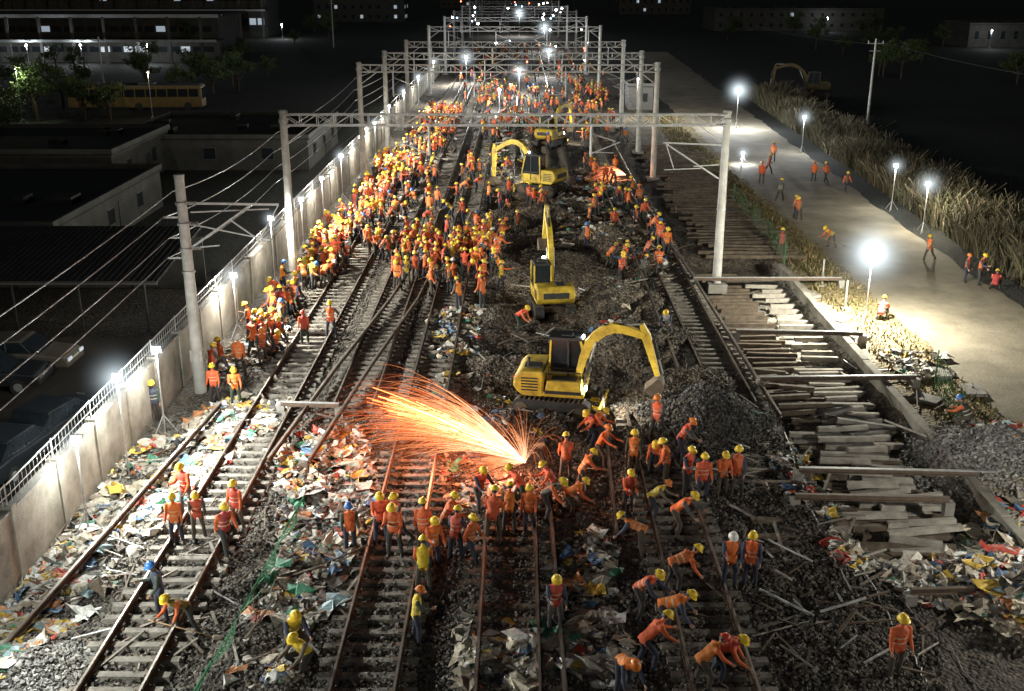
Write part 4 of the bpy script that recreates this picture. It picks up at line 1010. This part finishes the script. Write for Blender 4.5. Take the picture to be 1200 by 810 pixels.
def car(x,y,rot,name='parked_car',lights=False,m='carpaint'):
    e=empty(name,(x,y,0),rot); b=MB()
    low=[(-2.2,.35),(-2.25,.7),(-2.1,.92),(-1.2,.98),(1.0,.95),(2.0,.82),(2.25,.6),(2.25,.35)]
    b.prism(low,-.88,.88,m); b.obj('body',parent=e,bevel=.06)
    b=MB(); b.prism([(-1.75,.97),(-1.25,1.4),(.3,1.42),(1.05,.95)],-.76,.76,'glass'); b.prism([(-1.3,1.40),(-1.2,1.46),(.2,1.47),(.35,1.41)],-.72,.72,m)
    for xx in(-1.5,-.35,.68): 
        for s in(-.765,.765): b.bar((xx,s,.97),(xx+(.35 if xx<-1 else (-.0 if xx<0 else -.4)),s*.98,1.42),.05,.03,m)
    b.obj('cabin',parent=e,bevel=.02)
    b=MB()
    for xx in(-1.4,1.4):
        for s in(-.8,.8): b.cyl((xx,s-.11,.33),(xx,s+.11,.33),.33,.33,'dark',16); b.cyl((xx,s-.12,.33),(xx,s+.12,.33),.18,.18,'galv',10)
    b.obj('wheels',parent=e)
    b=MB(); 
    for s in(-.62,.62): b.box((2.24,s,.68),(.06,.34,.14),'winlit' if lights else 'frame'); b.box((-2.24,s,.75),(.06,.3,.14),'rust')
    b.obj('lights',parent=e)
    return e
x,y=G(30,432); car(x,y,R(0),lights=True,m='carbeige'); x,y=G(20,545); car(x,y,R(80)); x,y=G(70,510); car(x,y,R(75)); x,y=G(-10,455);car(x,y,R(5))
def bus(x,y,rot):
    e=empty('parked_bus',(x,y,0),rot); b=MB(); b.box((0,0,1.65),(9.5,2.5,2.6),'buspaint'); b.box((0,0,3.02),(9.2,2.3,.14),'frame'); b.box((-2,0,3.2),(2,1.4,.25),'frame'); b.obj('body',parent=e,bevel=.12)
    b=MB()
    for s in(-1.265,1.265):
        for k in range(7): b.box((-4.0+k*1.3,s,2.1),(1.15,.03,.95),'glass')
    for s in(-4.765,4.765): b.box((s,0,2.0),(.03,2.1,1.3),'glass')
    b.obj('windows',parent=e); b=MB()
    for xx in(-3,3):
        for s in(-1.1,1.1): b.cyl((xx,s-.17,.48),(xx,s+.17,.48),.48,.48,'dark',16)
    b.obj('wheels',parent=e)
for u in(130,195): x,y=G(u,128); bus(x,y,R(4))
x,y=G(120,135); lamp(x+8,y-6,5.5,260,'street_lamp',col=(1,.8,.5),bulb='bulbw',halo=0,br=.05)
x,y=G(45,140); lamp(x,y-4,6,700,'street_lamp',col=(.9,1,.6),bulb='bulbw',halo=0,br=.08)
def station(x0,x1,y,h):
    e=empty('station_building',(x0,y,0)); W=x1-x0; b=MB()
    b.box((W/2,8,h/2),(W,16,h),'plaster'); b.obj('walls',parent=e)
    b=MB()
    b.box((W/2,6,h+.2),(W+3,22,.4),'roof'); b.box((W/2,-5.1,h+.15),(W+3,.3,.6),'canopyw'); b.box((W/2,-3,h*.5),(W+2,6,.25),'roof'); b.box((W/2,-6.1,h*.5),(W+2,.25,.45),'canopyw')
    for k in range(int(W/6)+1): b.box((k*6,-5,h/2),(.5,.5,h),'plaster')
    b.obj('canopies',parent=e); b=MB()
    for f in(.28,.72):
        for k in range(int(W/2.2)):
            b.box((1+k*2.2,-.06,h*f),(1.7,.08,h*.12),'winlit' if random.random()<(.4 if f<.5 else .08) else 'glass')
    b.obj('windows',parent=e)
station(-112,-56,212,8.5); station(-150,-66,300,14)
for x,y in[(-80,205),(-68,206),(-100,206),(-60,290),(-90,205)]: lamp(x,y,3.6,1100,'street_lamp',halo=0,br=.14)
block('distant_building',-70,-38,395,410,13,floors=4,lit=.2); block('distant_building',-36,-20,560,575,18,floors=5,lit=.3)
block('distant_building',60,110,330,350,6,floors=2,lit=.06); block('distant_building',105,150,255,270,5,floors=1,lit=.1); block('distant_building',45,75,470,485,10,floors=3,lit=.1)
for x,y in[(128,250),(108,250),(92,325)]: lamp(x,y,4,600,'street_lamp',halo=0,br=.12)
block('platform_hut',14.5,17.5,135,140,2.8,wm='frame',lit=.5)
def upole(x,y,h,r=.16):
    b=MB(); b.cyl((x,y,-.3),(x,y,h),r,r*.65,'post',10); b.bar((x-.9,y,h-.5),(x+.9,y,h-.5),.09,.09,'galv'); b.bar((x-.6,y,h-1.3),(x+.6,y,h-1.3),.08,.08,'galv')
    for d in(-.8,0,.8): b.cyl((x+d,y,h-.45),(x+d,y,h-.2),.05,.03,'whitep',6)
    b.obj('utility_pole')
x,y=G(1016,146); upole(x,y,9.3); x,y=G(391,56); upole(x,y,11); upole(-56,150,8)
wire('overhead_wire',[(41,119,8.8),(46,60,8.8)],.8,m='dark'); wire('overhead_wire',[(41,119,8.8),(38,190,8.8)],.8,m='dark')
b=MB()
for u,v in[(990,362),(963,335),(867,215)]:
    x,y=G(u,v); b.cyl((x,y,0),(x,y,1.5),.05,.05,'conc',8); b.box((x,y,.04),(.4,.4,.08),'conc')
b.obj('marker_posts')
print('people',npl)
